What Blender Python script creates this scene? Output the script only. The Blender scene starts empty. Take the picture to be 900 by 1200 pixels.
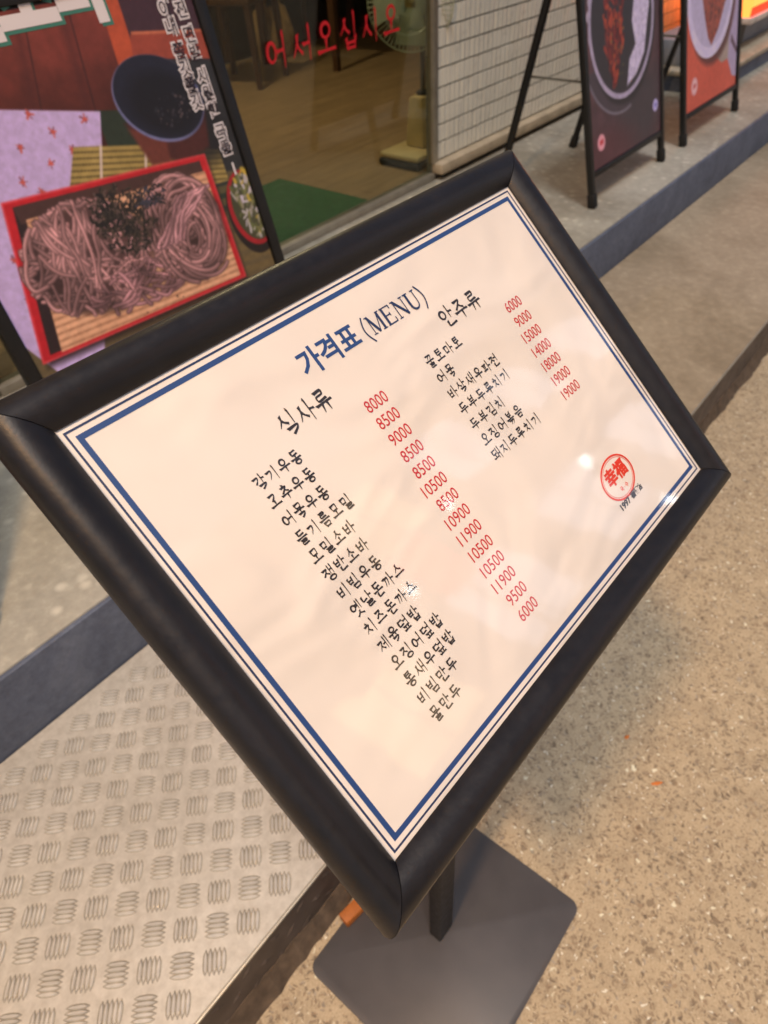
import bpy, bmesh, math, random
import numpy as np
from mathutils import Vector, Matrix
R = math.radians
random.seed(4)
rng = np.random.default_rng(7)
scene = bpy.context.scene
COL = scene.collection

# ------------------------------------------------------------------ camera
cam_d = bpy.data.cameras.new('camera')
cam = bpy.data.objects.new('camera', cam_d)
COL.objects.link(cam)
cam_d.sensor_fit = 'VERTICAL'
cam_d.sensor_height = 36.0
cam_d.lens = 819.13 / 1200 * 36.0
cam_d.clip_start = 0.02
cam_d.clip_end = 400
cam.matrix_world = (Matrix.Translation((0, 0, 1.33)) @ Matrix.Rotation(R(-48.1587), 4, 'Z')
                    @ Matrix.Rotation(R(90 - 43.0528), 4, 'X') @ Matrix.Rotation(R(-4.0958), 4, 'Z'))
cam_d.dof.use_dof = True
cam_d.dof.focus_distance = 0.44
cam_d.dof.aperture_fstop = 11.0
scene.camera = cam

# ------------------------------------------------------------------ world, sun, exposure
SUN_DIR = Vector((-0.22, -0.22, 1.0)).normalized()      # towards the sun
world = bpy.data.worlds.new('World')
scene.world = world
world.use_nodes = True
wn = world.node_tree.nodes
wn.clear()
sky = wn.new('ShaderNodeTexSky')
sky.sky_type = 'NISHITA'
sky.sun_disc = False
sky.sun_elevation = math.asin(SUN_DIR.z)
sky.sun_rotation = math.atan2(SUN_DIR.x, SUN_DIR.y)
sky.air_density = 1.0
sky.dust_density = 3.0
bg = wn.new('ShaderNodeBackground')
bg.inputs['Strength'].default_value = 0.06
wo = wn.new('ShaderNodeOutputWorld')
world.node_tree.links.new(sky.outputs[0], bg.inputs[0])
world.node_tree.links.new(bg.outputs[0], wo.inputs[0])

sun_d = bpy.data.lights.new('sun', 'SUN')
sun_d.energy = 1.0
sun_d.angle = R(11)
sun_d.color = (1.0, 0.97, 0.95)
sun = bpy.data.objects.new('sun', sun_d)
COL.objects.link(sun)
sun.location = (0, 0, 8)
sun.rotation_euler = SUN_DIR.to_track_quat('Z', 'Y').to_euler()

scene.view_settings.view_transform = 'Standard'
scene.view_settings.look = 'None'
scene.view_settings.gamma = 1.0
scene.view_settings.use_curve_mapping = False
scene.view_settings.exposure = 0.27
scene.cycles.max_bounces = 8
scene.cycles.transparent_max_bounces = 12
scene.cycles.caustics_reflective = False
scene.cycles.caustics_refractive = False
scene.cycles.sample_clamp_indirect = 4.0

# ------------------------------------------------------------------ helpers
def lin(c):
    c = np.asarray(c, float)
    return np.where(c <= 0.04045, c / 12.92, ((c + 0.055) / 1.055) ** 2.4)

def L(r, g, b):
    """sRGB 0-255 -> linear rgba"""
    v = lin(np.array([r, g, b]) / 255.0)
    return (float(v[0]), float(v[1]), float(v[2]), 1.0)

class MB:
    def __init__(s):
        s.v, s.f = [], []
    def poly(s, pts):
        n = len(s.v)
        s.v += [tuple(p) for p in pts]
        s.f.append(list(range(n, n + len(pts))))
        return s
    def box(s, x0, x1, y0, y1, z0, z1, M=None):
        n = len(s.v)
        p = [(x0, y0, z0), (x1, y0, z0), (x1, y1, z0), (x0, y1, z0), (x0, y0, z1), (x1, y0, z1), (x1, y1, z1), (x0, y1, z1)]
        if M is not None:
            p = [tuple(M @ Vector(q)) for q in p]
        s.v += p
        for f in ((0, 3, 2, 1), (4, 5, 6, 7), (0, 1, 5, 4), (1, 2, 6, 5), (2, 3, 7, 6), (3, 0, 4, 7)):
            s.f.append([n + i for i in f])
        return s
    def loft(s, rings, cap=True, closed=True):
        n0 = len(s.v)
        m = len(rings[0])
        for r in rings:
            s.v += [tuple(p) for p in r]
        for i in range(len(rings) - 1):
            for j in range(m if closed else m - 1):
                a = n0 + i * m + j
                b = n0 + i * m + (j + 1) % m
                s.f.append([a, b, b + m, a + m])
        if cap:
            s.f.append(list(range(n0, n0 + m))[::-1])
            s.f.append(list(range(n0 + (len(rings) - 1) * m, n0 + len(rings) * m)))
        return s
    def tube(s, pts, r, n=8, cap=True):
        pts = [Vector(p) for p in pts]
        rs = r if isinstance(r, (list, tuple)) else [r] * len(pts)
        rings = []
        ref = Vector((0.31, 0.17, 0.93))
        for i, p in enumerate(pts):
            d = (pts[min(i + 1, len(pts) - 1)] - pts[max(i - 1, 0)]).normalized()
            a = d.cross(ref)
            if a.length < 1e-3:
                a = d.cross(Vector((1, 0, 0)))
            a.normalize()
            b = d.cross(a).normalized()
            rings.append([p + (a * math.cos(t) + b * math.sin(t)) * rs[i] for t in [2 * math.pi * k / n for k in range(n)]])
        return s.loft(rings, cap)
    def lathe(s, prof, n=24, M=None):
        rings = []
        for r, z in prof:
            ring = [Vector((r * math.cos(2 * math.pi * k / n), r * math.sin(2 * math.pi * k / n), z)) for k in range(n)]
            rings.append([M @ p for p in ring] if M is not None else ring)
        return s.loft(rings)
    def build(s, name, mat, parent=None, smooth=False, bevel=0, bseg=2):
        me = bpy.data.meshes.new(name)
        me.from_pydata([tuple(p) for p in s.v], [], s.f)
        me.validate()
        bm = bmesh.new()
        bm.from_mesh(me)
        bmesh.ops.remove_doubles(bm, verts=bm.verts, dist=1e-6)
        bmesh.ops.recalc_face_normals(bm, faces=bm.faces)
        if bevel:
            bmesh.ops.bevel(bm, geom=[e for e in bm.edges if len(e.link_faces) == 2 and e.calc_face_angle(0) > 0.5], offset=bevel, segments=bseg, profile=0.5, affect='EDGES', clamp_overlap=True)
        bm.to_mesh(me)
        bm.free()
        o = bpy.data.objects.new(name, me)
        COL.objects.link(o)
        if mat is not None:
            me.materials.append(mat)
        if parent is not None:
            o.parent = parent
        if smooth or bevel:
            me.polygons.foreach_set('use_smooth', [True] * len(me.polygons))
            try:
                me.set_sharp_from_angle(angle=R(40))
            except Exception:
                pass
        return o

def tag(o, label=None, cat=None, group=None, kind=None):
    if label: o['label'] = label
    if cat: o['category'] = cat
    if group: o['group'] = group
    if kind: o['kind'] = kind
    return o

def thing(name, label, cat, loc=(0, 0, 0), rz=0, group=None):
    o = bpy.data.objects.new(name, None)
    o.empty_display_size = 0.1
    COL.objects.link(o)
    o.location = loc
    o.rotation_euler = (0, 0, rz)
    return tag(o, label, cat, group)

# ------------------------------------------------------------------ materials
MATS = {}
def new_mat(name):
    m = bpy.data.materials.new(name)
    m.use_nodes = True
    nt = m.node_tree
    b = nt.nodes['Principled BSDF']
    return m, nt, b

def ramp(nt, fac, stops):
    r = nt.nodes.new('ShaderNodeValToRGB')
    cr = r.color_ramp
    while len(cr.elements) < len(stops):
        cr.elements.new(0.5)
    for e, (p, c) in zip(cr.elements, stops):
        e.position = p
        e.color = c if len(c) == 4 else (*c, 1)
    nt.links.new(fac, r.inputs[0])
    return r.outputs[0]

def noise(nt, scale, detail=5, rough=0.55, vec=None, dist=0.0):
    n = nt.nodes.new('ShaderNodeTexNoise')
    n.inputs['Scale'].default_value = scale
    n.inputs['Detail'].default_value = detail
    n.inputs['Roughness'].default_value = rough
    n.inputs['Distortion'].default_value = dist
    if vec is not None:
        nt.links.new(vec, n.inputs['Vector'])
    return n.outputs[0]

def mixc(nt, fac, a, b, mode='MIX'):
    m = nt.nodes.new('ShaderNodeMix')
    m.data_type = 'RGBA'
    m.blend_type = mode
    for sock, v in ((m.inputs[0], fac), (m.inputs[6], a), (m.inputs[7], b)):
        if hasattr(v, 'is_linked') or isinstance(v, bpy.types.NodeSocket):
            nt.links.new(v, sock)
        else:
            sock.default_value = v
    return m.outputs[2]

def math_n(nt, op, a, b=0.0):
    m = nt.nodes.new('ShaderNodeMath')
    m.operation = op
    for i, v in enumerate((a, b)):
        if isinstance(v, bpy.types.NodeSocket):
            nt.links.new(v, m.inputs[i])
        else:
            m.inputs[i].default_value = v
    return m.outputs[0]

def schlick(nt, f0=0.04):
    lw = nt.nodes.new('ShaderNodeLayerWeight')
    lw.inputs['Blend'].default_value = 0.5
    p5 = math_n(nt, 'POWER', lw.outputs['Facing'], 5.0)
    return math_n(nt, 'ADD', math_n(nt, 'MULTIPLY', p5, 1 - f0), f0)

def objvec(nt, scale=None):
    t = nt.nodes.new('ShaderNodeTexCoord')
    if scale is None:
        return t.outputs['Object']
    mp = nt.nodes.new('ShaderNodeMapping')
    mp.inputs['Scale'].default_value = scale
    nt.links.new(t.outputs['Object'], mp.inputs[0])
    return mp.outputs[0]

def bump(nt, b, h, strength=0.3, dist=0.002):
    n = nt.nodes.new('ShaderNodeBump')
    n.inputs['Strength'].default_value = strength
    n.inputs['Distance'].default_value = dist
    nt.links.new(h, n.inputs['Height'])
    nt.links.new(n.outputs[0], b.inputs['Normal'])

def worn(name, col, rough=0.5, metallic=0.0, var=0.35, scale=12, bmp=0.15, spec=0.5, rvar=0.15):
    """plain surface with uneven tone, uneven gloss and fine relief"""
    m, nt, b = new_mat(name)
    v = objvec(nt)
    n1 = noise(nt, scale, 6, 0.6, v)
    lo = tuple(c * (1 - var) for c in col[:3])
    hi = tuple(min(1, c * (1 + var * 0.6)) for c in col[:3])
    c = ramp(nt, n1, [(0.3, lo), (0.7, hi)])
    nt.links.new(c, b.inputs['Base Color'])
    n2 = noise(nt, scale * 4, 4, 0.6, v)
    r = nt.nodes.new('ShaderNodeMapRange')
    r.inputs['To Min'].default_value = max(0.02, rough - rvar)
    r.inputs['To Max'].default_value = min(1, rough + rvar)
    nt.links.new(n2, r.inputs[0])
    nt.links.new(r.outputs[0], b.inputs['Roughness'])
    b.inputs['Metallic'].default_value = metallic
    b.inputs['Specular IOR Level'].default_value = spec
    if bmp:
        bump(nt, b, noise(nt, scale * 14, 4, 0.6, v), bmp, 0.001)
    MATS[name] = m
    return m

def flat(name, col, rough=0.5, emit=None, estr=0):
    m, nt, b = new_mat(name)
    b.inputs['Base Color'].default_value = col
    b.inputs['Roughness'].default_value = rough
    if emit:
        b.inputs['Emission Color'].default_value = emit
        b.inputs['Emission Strength'].default_value = estr
    MATS[name] = m
    return m

# terrazzo-like exposed aggregate street
def street_mat():
    m, nt, b = new_mat('street')
    v = objvec(nt)
    big = noise(nt, 1.3, 4, 0.6, v)
    base = ramp(nt, big, [(0.3, L(168, 150, 120)), (0.7, L(198, 178, 144))])
    mid = noise(nt, 22, 5, 0.65, v)
    base = mixc(nt, 0.55, base, ramp(nt, mid, [(0.28, L(132, 114, 88)), (0.52, L(190, 170, 136)), (0.75, L(212, 192, 157))]))
    gr = noise(nt, 260, 3, 0.7, v)
    base = mixc(nt, 0.35, base, ramp(nt, gr, [(0.3, L(128, 114, 96)), (0.7, L(214, 202, 180))]))
    warp = nt.nodes.new('ShaderNodeTexNoise')
    warp.inputs['Scale'].default_value = 60
    nt.links.new(v, warp.inputs['Vector'])
    wv = nt.nodes.new('ShaderNodeVectorMath')
    wv.operation = 'MULTIPLY_ADD'
    nt.links.new(warp.outputs['Color'], wv.inputs[0])
    wv.inputs[1].default_value = (0.022, 0.022, 0.0)
    nt.links.new(v, wv.inputs[2])
    hsum = None
    for sc, keep, dark, lo, hi in ((74, 0.72, L(104, 88, 70), 0.14, 0.34), (90, 0.88, L(214, 200, 172), 0.10, 0.28), (112, 0.66, L(84, 72, 60), 0.12, 0.34), (165, 0.64, L(94, 80, 64), 0.16, 0.40), (130, 0.82, L(120, 114, 106), 0.14, 0.32), (210, 0.68, L(110, 94, 74), 0.18, 0.42), (170, 0.85, L(222, 208, 180), 0.12, 0.3)):
        vo = nt.nodes.new('ShaderNodeTexVoronoi')
        vo.inputs['Scale'].default_value = sc
        nt.links.new(wv.outputs[0], vo.inputs['Vector'])
        sep = nt.nodes.new('ShaderNodeSeparateColor')
        nt.links.new(vo.outputs['Color'], sep.inputs[0])
        pick = math_n(nt, 'GREATER_THAN', sep.outputs[0], keep)
        # chip size varies with the cell
        size = math_n(nt, 'MULTIPLY', sep.outputs[1], 0.16)
        d = math_n(nt, 'SUBTRACT', vo.outputs['Distance'], size)
        edge = ramp(nt, d, [(lo, (1, 1, 1)), (hi, (0, 0, 0))])
        fac = math_n(nt, 'MULTIPLY', pick, edge)
        tint = mixc(nt, sep.outputs[2], dark, tuple(min(1, c * 1.9) for c in dark[:3]) + (1,))
        base = mixc(nt, math_n(nt, 'MULTIPLY', fac, 0.64), base, tint)
        hsum = fac if hsum is None else math_n(nt, 'ADD', hsum, fac)
    stain = noise(nt, 3.4, 6, 0.7, v, 0.6)
    base = mixc(nt, 1.0, base, ramp(nt, stain, [(0.30, (0.82, 0.81, 0.8)), (0.5, (1, 1, 1))]), 'MULTIPLY')
    nt.links.new(base, b.inputs['Base Color'])
    b.inputs['Roughness'].default_value = 0.72
    hb = math_n(nt, 'ADD', math_n(nt, 'MULTIPLY', hsum, -0.6), mid)
    bump(nt, b, math_n(nt, 'ADD', hb, math_n(nt, 'MULTIPLY', gr, 0.4)), 0.35, 0.002)
    return m

def concrete_mat(name, lo, hi, spots=True):
    m, nt, b = new_mat(name)
    v = objvec(nt)
    n1 = noise(nt, 2.2, 6, 0.65, v, 0.4)
    c = ramp(nt, n1, [(0.3, lo), (0.68, hi)])
    n2 = noise(nt, 34, 6, 0.7, v)
    c = mixc(nt, 0.5, c, ramp(nt, n2, [(0.3, tuple(x * 0.62 for x in lo[:3])), (0.55, lo), (0.75, tuple(min(1, x * 1.15) for x in hi[:3]))]))
    if spots:
        vo = nt.nodes.new('ShaderNodeTexVoronoi')
        vo.inputs['Scale'].default_value = 26
        nt.links.new(v, vo.inputs['Vector'])
        sep = nt.nodes.new('ShaderNodeSeparateColor')
        nt.links.new(vo.outputs['Color'], sep.inputs[0])
        f = math_n(nt, 'MULTIPLY', math_n(nt, 'GREATER_THAN', sep.outputs[0], 0.72), ramp(nt, vo.outputs['Distance'], [(0.15, (1, 1, 1)), (0.4, (0, 0, 0))]))
        c = mixc(nt, math_n(nt, 'MULTIPLY', f, 0.55), c, tuple(min(1, x * 1.35) for x in hi[:3]) + (1,))
    st = noise(nt, 1.1, 5, 0.7, v, 1.0)
    c = mixc(nt, 1.0, c, ramp(nt, st, [(0.33, (0.66, 0.64, 0.6)), (0.55, (1, 1, 1))]), 'MULTIPLY')
    nt.links.new(c, b.inputs['Base Color'])
    b.inputs['Roughness'].default_value = 0.68
    bump(nt, b, n2, 0.3, 0.003)
    return m

def plate_mat():
    m, nt, b = new_mat('checker_plate_metal')
    v = objvec(nt)
    n1 = noise(nt, 3.0, 6, 0.65, v, 0.5)
    c = ramp(nt, n1, [(0.3, L(188, 184, 173)), (0.55, L(218, 214, 203)), (0.75, L(230, 227, 217))])
    n2 = noise(nt, 60, 5, 0.7, v)
    c = mixc(nt, 0.4, c, ramp(nt, n2, [(0.35, L(166, 160, 148)), (0.65, L(224, 220, 210))]))
    nt.links.new(c, b.inputs['Base Color'])
    b.inputs['Metallic'].default_value = 0.35
    r = nt.nodes.new('ShaderNodeMapRange')
    r.inputs['To Min'].default_value = 0.30
    r.inputs['To Max'].default_value = 0.52
    nt.links.new(noise(nt, 9, 5, 0.6, v), r.inputs[0])
    nt.links.new(r.outputs[0], b.inputs['Roughness'])
    bump(nt, b, n2, 0.18, 0.001)
    return m

def blue_riser_mat():
    m, nt, b = new_mat('blue_riser_paint')
    v = objvec(nt, (1, 1, 1))
    n1 = noise(nt, 7, 7, 0.7, v, 0.6)
    c = ramp(nt, n1, [(0.28, L(70, 80, 101)), (0.5, L(92, 104, 128)), (0.72, L(118, 129, 149))])
    n2 = noise(nt, 70, 5, 0.7, v)
    c = mixc(nt, 0.4, c, ramp(nt, n2, [(0.3, L(48, 52, 64)), (0.7, L(104, 112, 128))]))
    nt.links.new(c, b.inputs['Base Color'])
    b.inputs['Roughness'].default_value = 0.6
    bump(nt, b, n2, 0.3, 0.002)
    return m

M_street = street_mat()
M_ledge = concrete_mat('ledge_concrete', L(154, 152, 142), L(188, 186, 174))
M_ledge2 = concrete_mat('platform_stone', L(168, 158, 140), L(198, 188, 168), False)
M_plate = plate_mat()
M_sandy = concrete_mat('sandy_paving', L(158, 145, 124), L(190, 176, 153), False)
M_riser = blue_riser_mat()
M_black = worn('black_powder_coat', L(26, 26, 31), 0.40, 0.0, 0.3, 30, 0.10, 0.5)
M_blackpost = worn('black_painted_steel', L(17, 18, 20), 0.45, 0.0, 0.3, 30, 0.1)
M_base = worn('charcoal_base_coat', L(84, 82, 84), 0.5, 0.1, 0.2, 7, 0.05, 0.5, 0.08)
M_darkface = worn('dark_step_face', L(92, 82, 76), 0.6, 0.1, 0.5, 16, 0.4)
M_mortar = worn('brown_mortar', L(96, 82, 68), 0.9, 0, 0.5, 40, 1.0)
M_alu = worn('aluminium_edge', L(176, 172, 160), 0.45, 0.6, 0.2, 20, 0.1)
M_wood_or = worn('orange_wood', L(190, 112, 50), 0.6, 0, 0.35, 25, 0.4)

# ------------------------------------------------------------------ setting
STEP_H, STEP_Y, RISER_Y, LEDGE_Z, WALL_Y = 0.15, 0.394, 0.998, 0.325, 1.852
street = MB().poly([(-60, -60, 0), (60, -60, 0), (60, 60, 0), (-60, 60, 0)]).build('street', M_street)
tag(street, kind='structure')

ledge = MB().box(-9, 24, RISER_Y + 0.004, 1.86, -0.01, LEDGE_Z).build('pavement_ledge', M_ledge, bevel=0.006)
tag(ledge, kind='structure')
MB().box(-9, 24, RISER_Y - 0.006, RISER_Y + 0.006, 0.0, LEDGE_Z - 0.004).build('painted_riser', M_riser, ledge, bevel=0.003)

step = MB().box(-9, 24, STEP_Y + 0.006, RISER_Y - 0.008, -0.01, STEP_H - 0.004).build('street_step', M_darkface)
tag(step, kind='structure')
# top sheets of aluminium checker plate, laid end to end
xs = [-3.0, -0.62, 1.42]
for a, b_ in zip(xs[:-1], xs[1:]):
    MB().box(a + 0.0015, b_ - 0.0015, STEP_Y + 0.002, RISER_Y - 0.009, STEP_H - 0.0035, STEP_H).build('checker_plate', M_plate, step)
MB().box(1.423, 24, STEP_Y + 0.002, RISER_Y - 0.009, STEP_H - 0.0035, STEP_H - 0.0004).build('sandy_paving', M_sandy, step)
MB().box(-9, 24, STEP_Y - 0.001, STEP_Y + 0.0035, STEP_H - 0.006, STEP_H + 0.0008).build('edge_trim', M_alu, step, bevel=0.0006)
MB().box(-9, 24, STEP_Y, STEP_Y + 0.005, 0.0, STEP_H - 0.0065).build('front_plate', M_darkface, step)
# diamonds on the front face
mb = MB()
pit = 0.058
for i in range(-20, 80):
    for j in range(3):
        x = i * pit + (pit / 2 if j % 2 else 0)
        z = 0.046 + j * 0.038
        s = 1 if (i + j) % 2 else -1
        a, w = 0.02, 0.0075
        d = Vector((math.cos(R(38)), 0, s * math.sin(R(38))))
        n = Vector((-d.z, 0, d.x))
        c = Vector((x, STEP_Y + 0.001, z))
        top = c + Vector((0, -0.0035, 0))
        ps = [c - d * a, c - n * w, c + d * a, c + n * w]
        for k in range(4):
            mb.poly([ps[k], ps[(k + 1) % 4], top])
o = mb.build('front_diamonds', M_darkface, step)
tag(o, kind='stuff')
# rough mortar fillet along the foot of the step
mb = MB()
rings = []
x = -3.0
while x < 8.0:
    w = 0.020 + 0.003 * math.sin(x * 9) + 0.002 * math.sin(x * 31) + random.uniform(-0.003, 0.003)
    hgt = 0.036 + 0.008 * math.sin(x * 13 + 1) + random.uniform(-0.005, 0.005)
    rings.append([(x, STEP_Y + 0.004, -0.004), (x, STEP_Y - w - 0.004, -0.004), (x, STEP_Y - w * 0.75, hgt * 0.25), (x, STEP_Y - w * 0.4, hgt * 0.62), (x, STEP_Y - 0.002, hgt), (x, STEP_Y + 0.004, hgt)])
    x += 0.02
mb.loft(rings).build('mortar_fillet', M_mortar, step)

# five-bar tread clusters of the checker plate
def bars_mb(mb, M):
    for k in range(5):
        off = (k - 2) * 0.0068
        ln = 0.0165 if k not in (0, 4) else 0.0155
        w = 0.0029
        n = 5
        ring0, ring1 = [], []
        pts = []
        for t in range(n + 1):
            u = -1 + 2 * t / n
            ww = w * math.sqrt(max(0, 1 - u * u)) + 0.0003
            pts.append((u * ln, ww))
        rim = [(x_, off + y_, 0) for x_, y_ in pts] + [(x_, off - y_, 0) for x_, y_ in reversed(pts)]
        top = [(x_ * 0.86, off + y_ * 0.55, 0.0021) for x_, y_ in pts] + [(x_ * 0.86, off - y_ * 0.55, 0.0021) for x_, y_ in reversed(pts)]
        grime = [(x_ * 1.10, off + y_ * 1.32, 0.0003) for x_, y_ in pts] + [(x_ * 1.10, off - y_ * 1.32, 0.0003) for x_, y_ in reversed(pts)]
        mb.poly([M @ Vector(p) for p in grime])
        mb.loft([[M @ Vector(p) for p in rim], [M @ Vector(p) for p in top]])
M_bar = worn('worn_bar_metal', L(226, 223, 214), 0.32, 0.5, 0.18, 18, 0.05)
M_grime = worn('plate_grime', L(150, 143, 128), 0.7, 0.1, 0.4, 14, 0.1)
def grimed(o):
    """the flat ring of dirt round each raised bar"""
    me = o.data
    me.materials.append(M_grime)
    for p in me.polygons:
        if all(abs(me.vertices[i].co.z % STEP_H - 0.0003) < 1e-5 for i in p.vertices):
            p.material_index = 1
    return o
PITX = 0.0482
cl = []
ex = Vector((1, -1, 0)).normalized()
ey = Vector((1, 1, 0)).normalized()
org = Vector((-0.168, 0.637, STEP_H))
for i in range(-60, 190):
    for j in range(-60, 190):
        p = org + ex * (i * PITX) + ey * (j * PITX)
        if -1.2 < p.x < 1.39 and STEP_Y + 0.022 < p.y < RISER_Y - 0.03:
            cl.append((p, (i + j + 1) % 2))
cam_p = Vector((0, 0, 1.33))
def in_view(p):
    q = cam.matrix_world.inverted() @ p
    if q.z > -0.1: return False
    return abs(q.x / -q.z) < 0.58 and abs(q.y / -q.z) < 0.76
cl.sort(key=lambda c: (not in_view(c[0]), (c[0] - cam_p).length))
mbp = MB(); bars_mb(mbp, Matrix.Identity(4))
proto = grimed(mbp.build('tread_bars', M_bar, step, smooth=False))
first = True
far = MB()
rots = [Matrix.Rotation(R(-45), 4, 'Z'), Matrix.Rotation(R(45), 4, 'Z')]
for k, (p, s) in enumerate(cl):
    if k < 290:
        o = proto if first else proto.copy()
        if not first:
            COL.objects.link(o)
        first = False
        o.parent = step
        o.location = p
        o.rotation_euler = (0, 0, R(45 if s else -45) + random.uniform(-0.03, 0.03))
    else:
        bars_mb(far, Matrix.Translation(p) @ rots[s])
o = grimed(far.build('tread_bars_far', M_bar, step))
tag(o, kind='stuff')

# ------------------------------------------------------------------ lettering: brush-written Hangul from strokes
def circ(cx, cy, rx, ry, n=18):
    return [(cx + rx * math.cos(2 * math.pi * k / n + 1.9), cy + ry * math.sin(2 * math.pi * k / n + 1.9)) for k in range(n + 1)]
CONS = {
    'ㄱ': [[(.05, .82), (.86, .9), (.78, .5), (.3, .02)]],
    'ㄴ': [[(.14, .95), (.12, .22), (.3, .16), (.95, .3)]],
    'ㄷ': [[(.1, .84), (.9, .9)], [(.13, .84), (.12, .16), (.3, .1), (.98, .2)]],
    'ㄹ': [[(.1, .9), (.84, .96), (.8, .58), (.14, .52), (.12, .12), (.3, .05), (.98, .14)]],
    'ㅁ': [[(.1, .92), (.17, .08)], [(.1, .88), (.9, .94), (.82, .08)], [(.17, .12), (.84, .14)]],
    'ㅂ': [[(.12, .98), (.16, .06)], [(.86, 1.0), (.82, .06)], [(.15, .52), (.84, .56)], [(.16, .1), (.83, .12)]],
    'ㅅ': [[(.5, 1.0), (.44, .58), (.02, .04)], [(.44, .6), (.66, .32), (.98, .1)]],
    'ㅇ': [circ(.5, .5, .4, .44)],
    'ㅈ': [[(.06, .86), (.84, .92), (.5, .48), (.02, .04)], [(.5, .5), (.7, .26), (.98, .06)]],
    'ㅊ': [[(.38, 1.1), (.58, 1.0)], [(.06, .76), (.86, .82), (.5, .42), (.02, .02)], [(.5, .44), (.7, .22), (.98, .04)]],
    'ㅋ': [[(.05, .84), (.88, .9), (.8, .5), (.3, .02)], [(.1, .48), (.8, .54)]],
    'ㅌ': [[(.1, .9), (.9, .96)], [(.12, .52), (.86, .56)], [(.13, .9), (.12, .14), (.3, .08), (.98, .18)]],
    'ㅍ': [[(.06, .88), (.94, .94)], [(.3, .86), (.36, .16)], [(.72, .88), (.64, .16)], [(.02, .1), (.98, .16)]],
    'ㅎ': [[(.38, 1.08), (.6, 1.02)], [(.08, .78), (.94, .84)], circ(.5, .32, .34, .3)],
}
for d_, s_ in (('ㄲ', 'ㄱ'), ('ㅉ', 'ㅈ'), ('ㅆ', 'ㅅ'), ('ㄸ', 'ㄷ'), ('ㅃ', 'ㅂ')):
    CONS[d_] = [[(x * .52, y) for x, y in st] for st in CONS[s_]] + [[(.48 + x * .52, y) for x, y in st] for st in CONS[s_]]
VV = {   # vowels with an upright stem
    'ㅏ': [[(.36, 1.0), (.42, .9), (.42, .02)], [(.44, .52), (.95, .48)]],
    'ㅐ': [[(.18, .96), (.22, .88), (.22, .1)], [(.7, 1.0), (.76, .9), (.76, .0)], [(.24, .5), (.74, .5)]],
    'ㅑ': [[(.36, 1.0), (.42, .9), (.42, .02)], [(.44, .62), (.95, .6)], [(.44, .4), (.95, .38)]],
    'ㅓ': [[(.64, 1.0), (.7, .9), (.7, .02)], [(.05, .52), (.66, .54)]],
    'ㅔ': [[(.34, .96), (.4, .88), (.4, .1)], [(.74, 1.0), (.8, .9), (.8, .0)], [(.0, .5), (.38, .54)]],
    'ㅕ': [[(.64, 1.0), (.7, .9), (.7, .02)], [(.1, .64), (.66, .66)], [(.1, .42), (.66, .44)]],
    'ㅖ': [[(.34, .96), (.4, .88), (.4, .1)], [(.74, 1.0), (.8, .9), (.8, .0)], [(.0, .62), (.38, .64)], [(.0, .42), (.38, .44)]],
    'ㅣ': [[(.5, 1.0), (.58, .9), (.58, .02)]],
}
VH = {
    'ㅗ': [[(.5, .95), (.5, .3)], [(.02, .2), (.5, .26), (.98, .28)]],
    'ㅛ': [[(.34, .95), (.36, .3)], [(.64, .95), (.62, .3)], [(.02, .2), (.98, .28)]],
    'ㅜ': [[(.02, .72), (.5, .78), (.98, .8)], [(.54, .76), (.52, -.1)]],
    'ㅠ': [[(.02, .72), (.5, .78), (.98, .8)], [(.36, .74), (.28, -.1)], [(.66, .76), (.68, -.12)]],
    'ㅡ': [[(.02, .45), (.5, .52), (.98, .54)]],
}
MIX = {'ㅘ': ('ㅗ', 'ㅏ'), 'ㅙ': ('ㅗ', 'ㅐ'), 'ㅚ': ('ㅗ', 'ㅣ'), 'ㅝ': ('ㅜ', 'ㅓ'), 'ㅟ': ('ㅜ', 'ㅣ'), 'ㅢ': ('ㅡ', 'ㅣ')}
CHO = 'ㄱㄲㄴㄷㄸㄹㅁㅂㅃㅅㅆㅇㅈㅉㅊㅋㅌㅍㅎ'
JUNG = 'ㅏㅐㅑㅒㅓㅔㅕㅖㅗㅘㅙㅚㅛㅜㅝㅞㅟㅠㅡㅢㅣ'
JONG = ['', 'ㄱ', 'ㄲ', 'ㄳ', 'ㄴ', 'ㄵ', 'ㄶ', 'ㄷ', 'ㄹ', 'ㄺ', 'ㄻ', 'ㄼ', 'ㄽ', 'ㄾ', 'ㄿ', 'ㅀ', 'ㅁ', 'ㅂ', 'ㅄ', 'ㅅ', 'ㅆ', 'ㅇ', 'ㅈ', 'ㅊ', 'ㅋ', 'ㅌ', 'ㅍ', 'ㅎ']

def syllable(ch):
    """strokes of one syllable in the unit square"""
    k = ord(ch) - 0xAC00
    c, v, f = CHO[k // 588], JUNG[(k % 588) // 28], JONG[k % 28]
    out = []
    def put(strokes, x0, x1, y0, y1):
        for st in strokes:
            out.append([(x0 + (x1 - x0) * x, y0 + (y1 - y0) * y) for x, y in st])
    if v in VV:
        if f:
            put(CONS[c], .04, .52, .46, .92); put(VV[v], .52, .98, .40, 1.04)
            put(CONS[f], .26, .92, .0, .34)
        else:
            put(CONS[c], .04, .52, .2, .82); put(VV[v], .52, 1.0, .0, 1.0)
    elif v in VH:
        if f:
            put(CONS[c], .24, .78, .64, 1.02); put(VH[v], .04, .96, .36, .62)
            put(CONS[f], .24, .82, -.02, .32)
        else:
            put(CONS[c], .22, .78, .5, .98); put(VH[v], .02, .98, .06, .5)
    else:
        h_, v_ = MIX[v]
        put(CONS[c], .06, .5, .52, .96); put(VH[h_], .0, .58, .2, .52); put(VV[v_], .5, 1.0, .0, 1.0)
    return out

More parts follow.
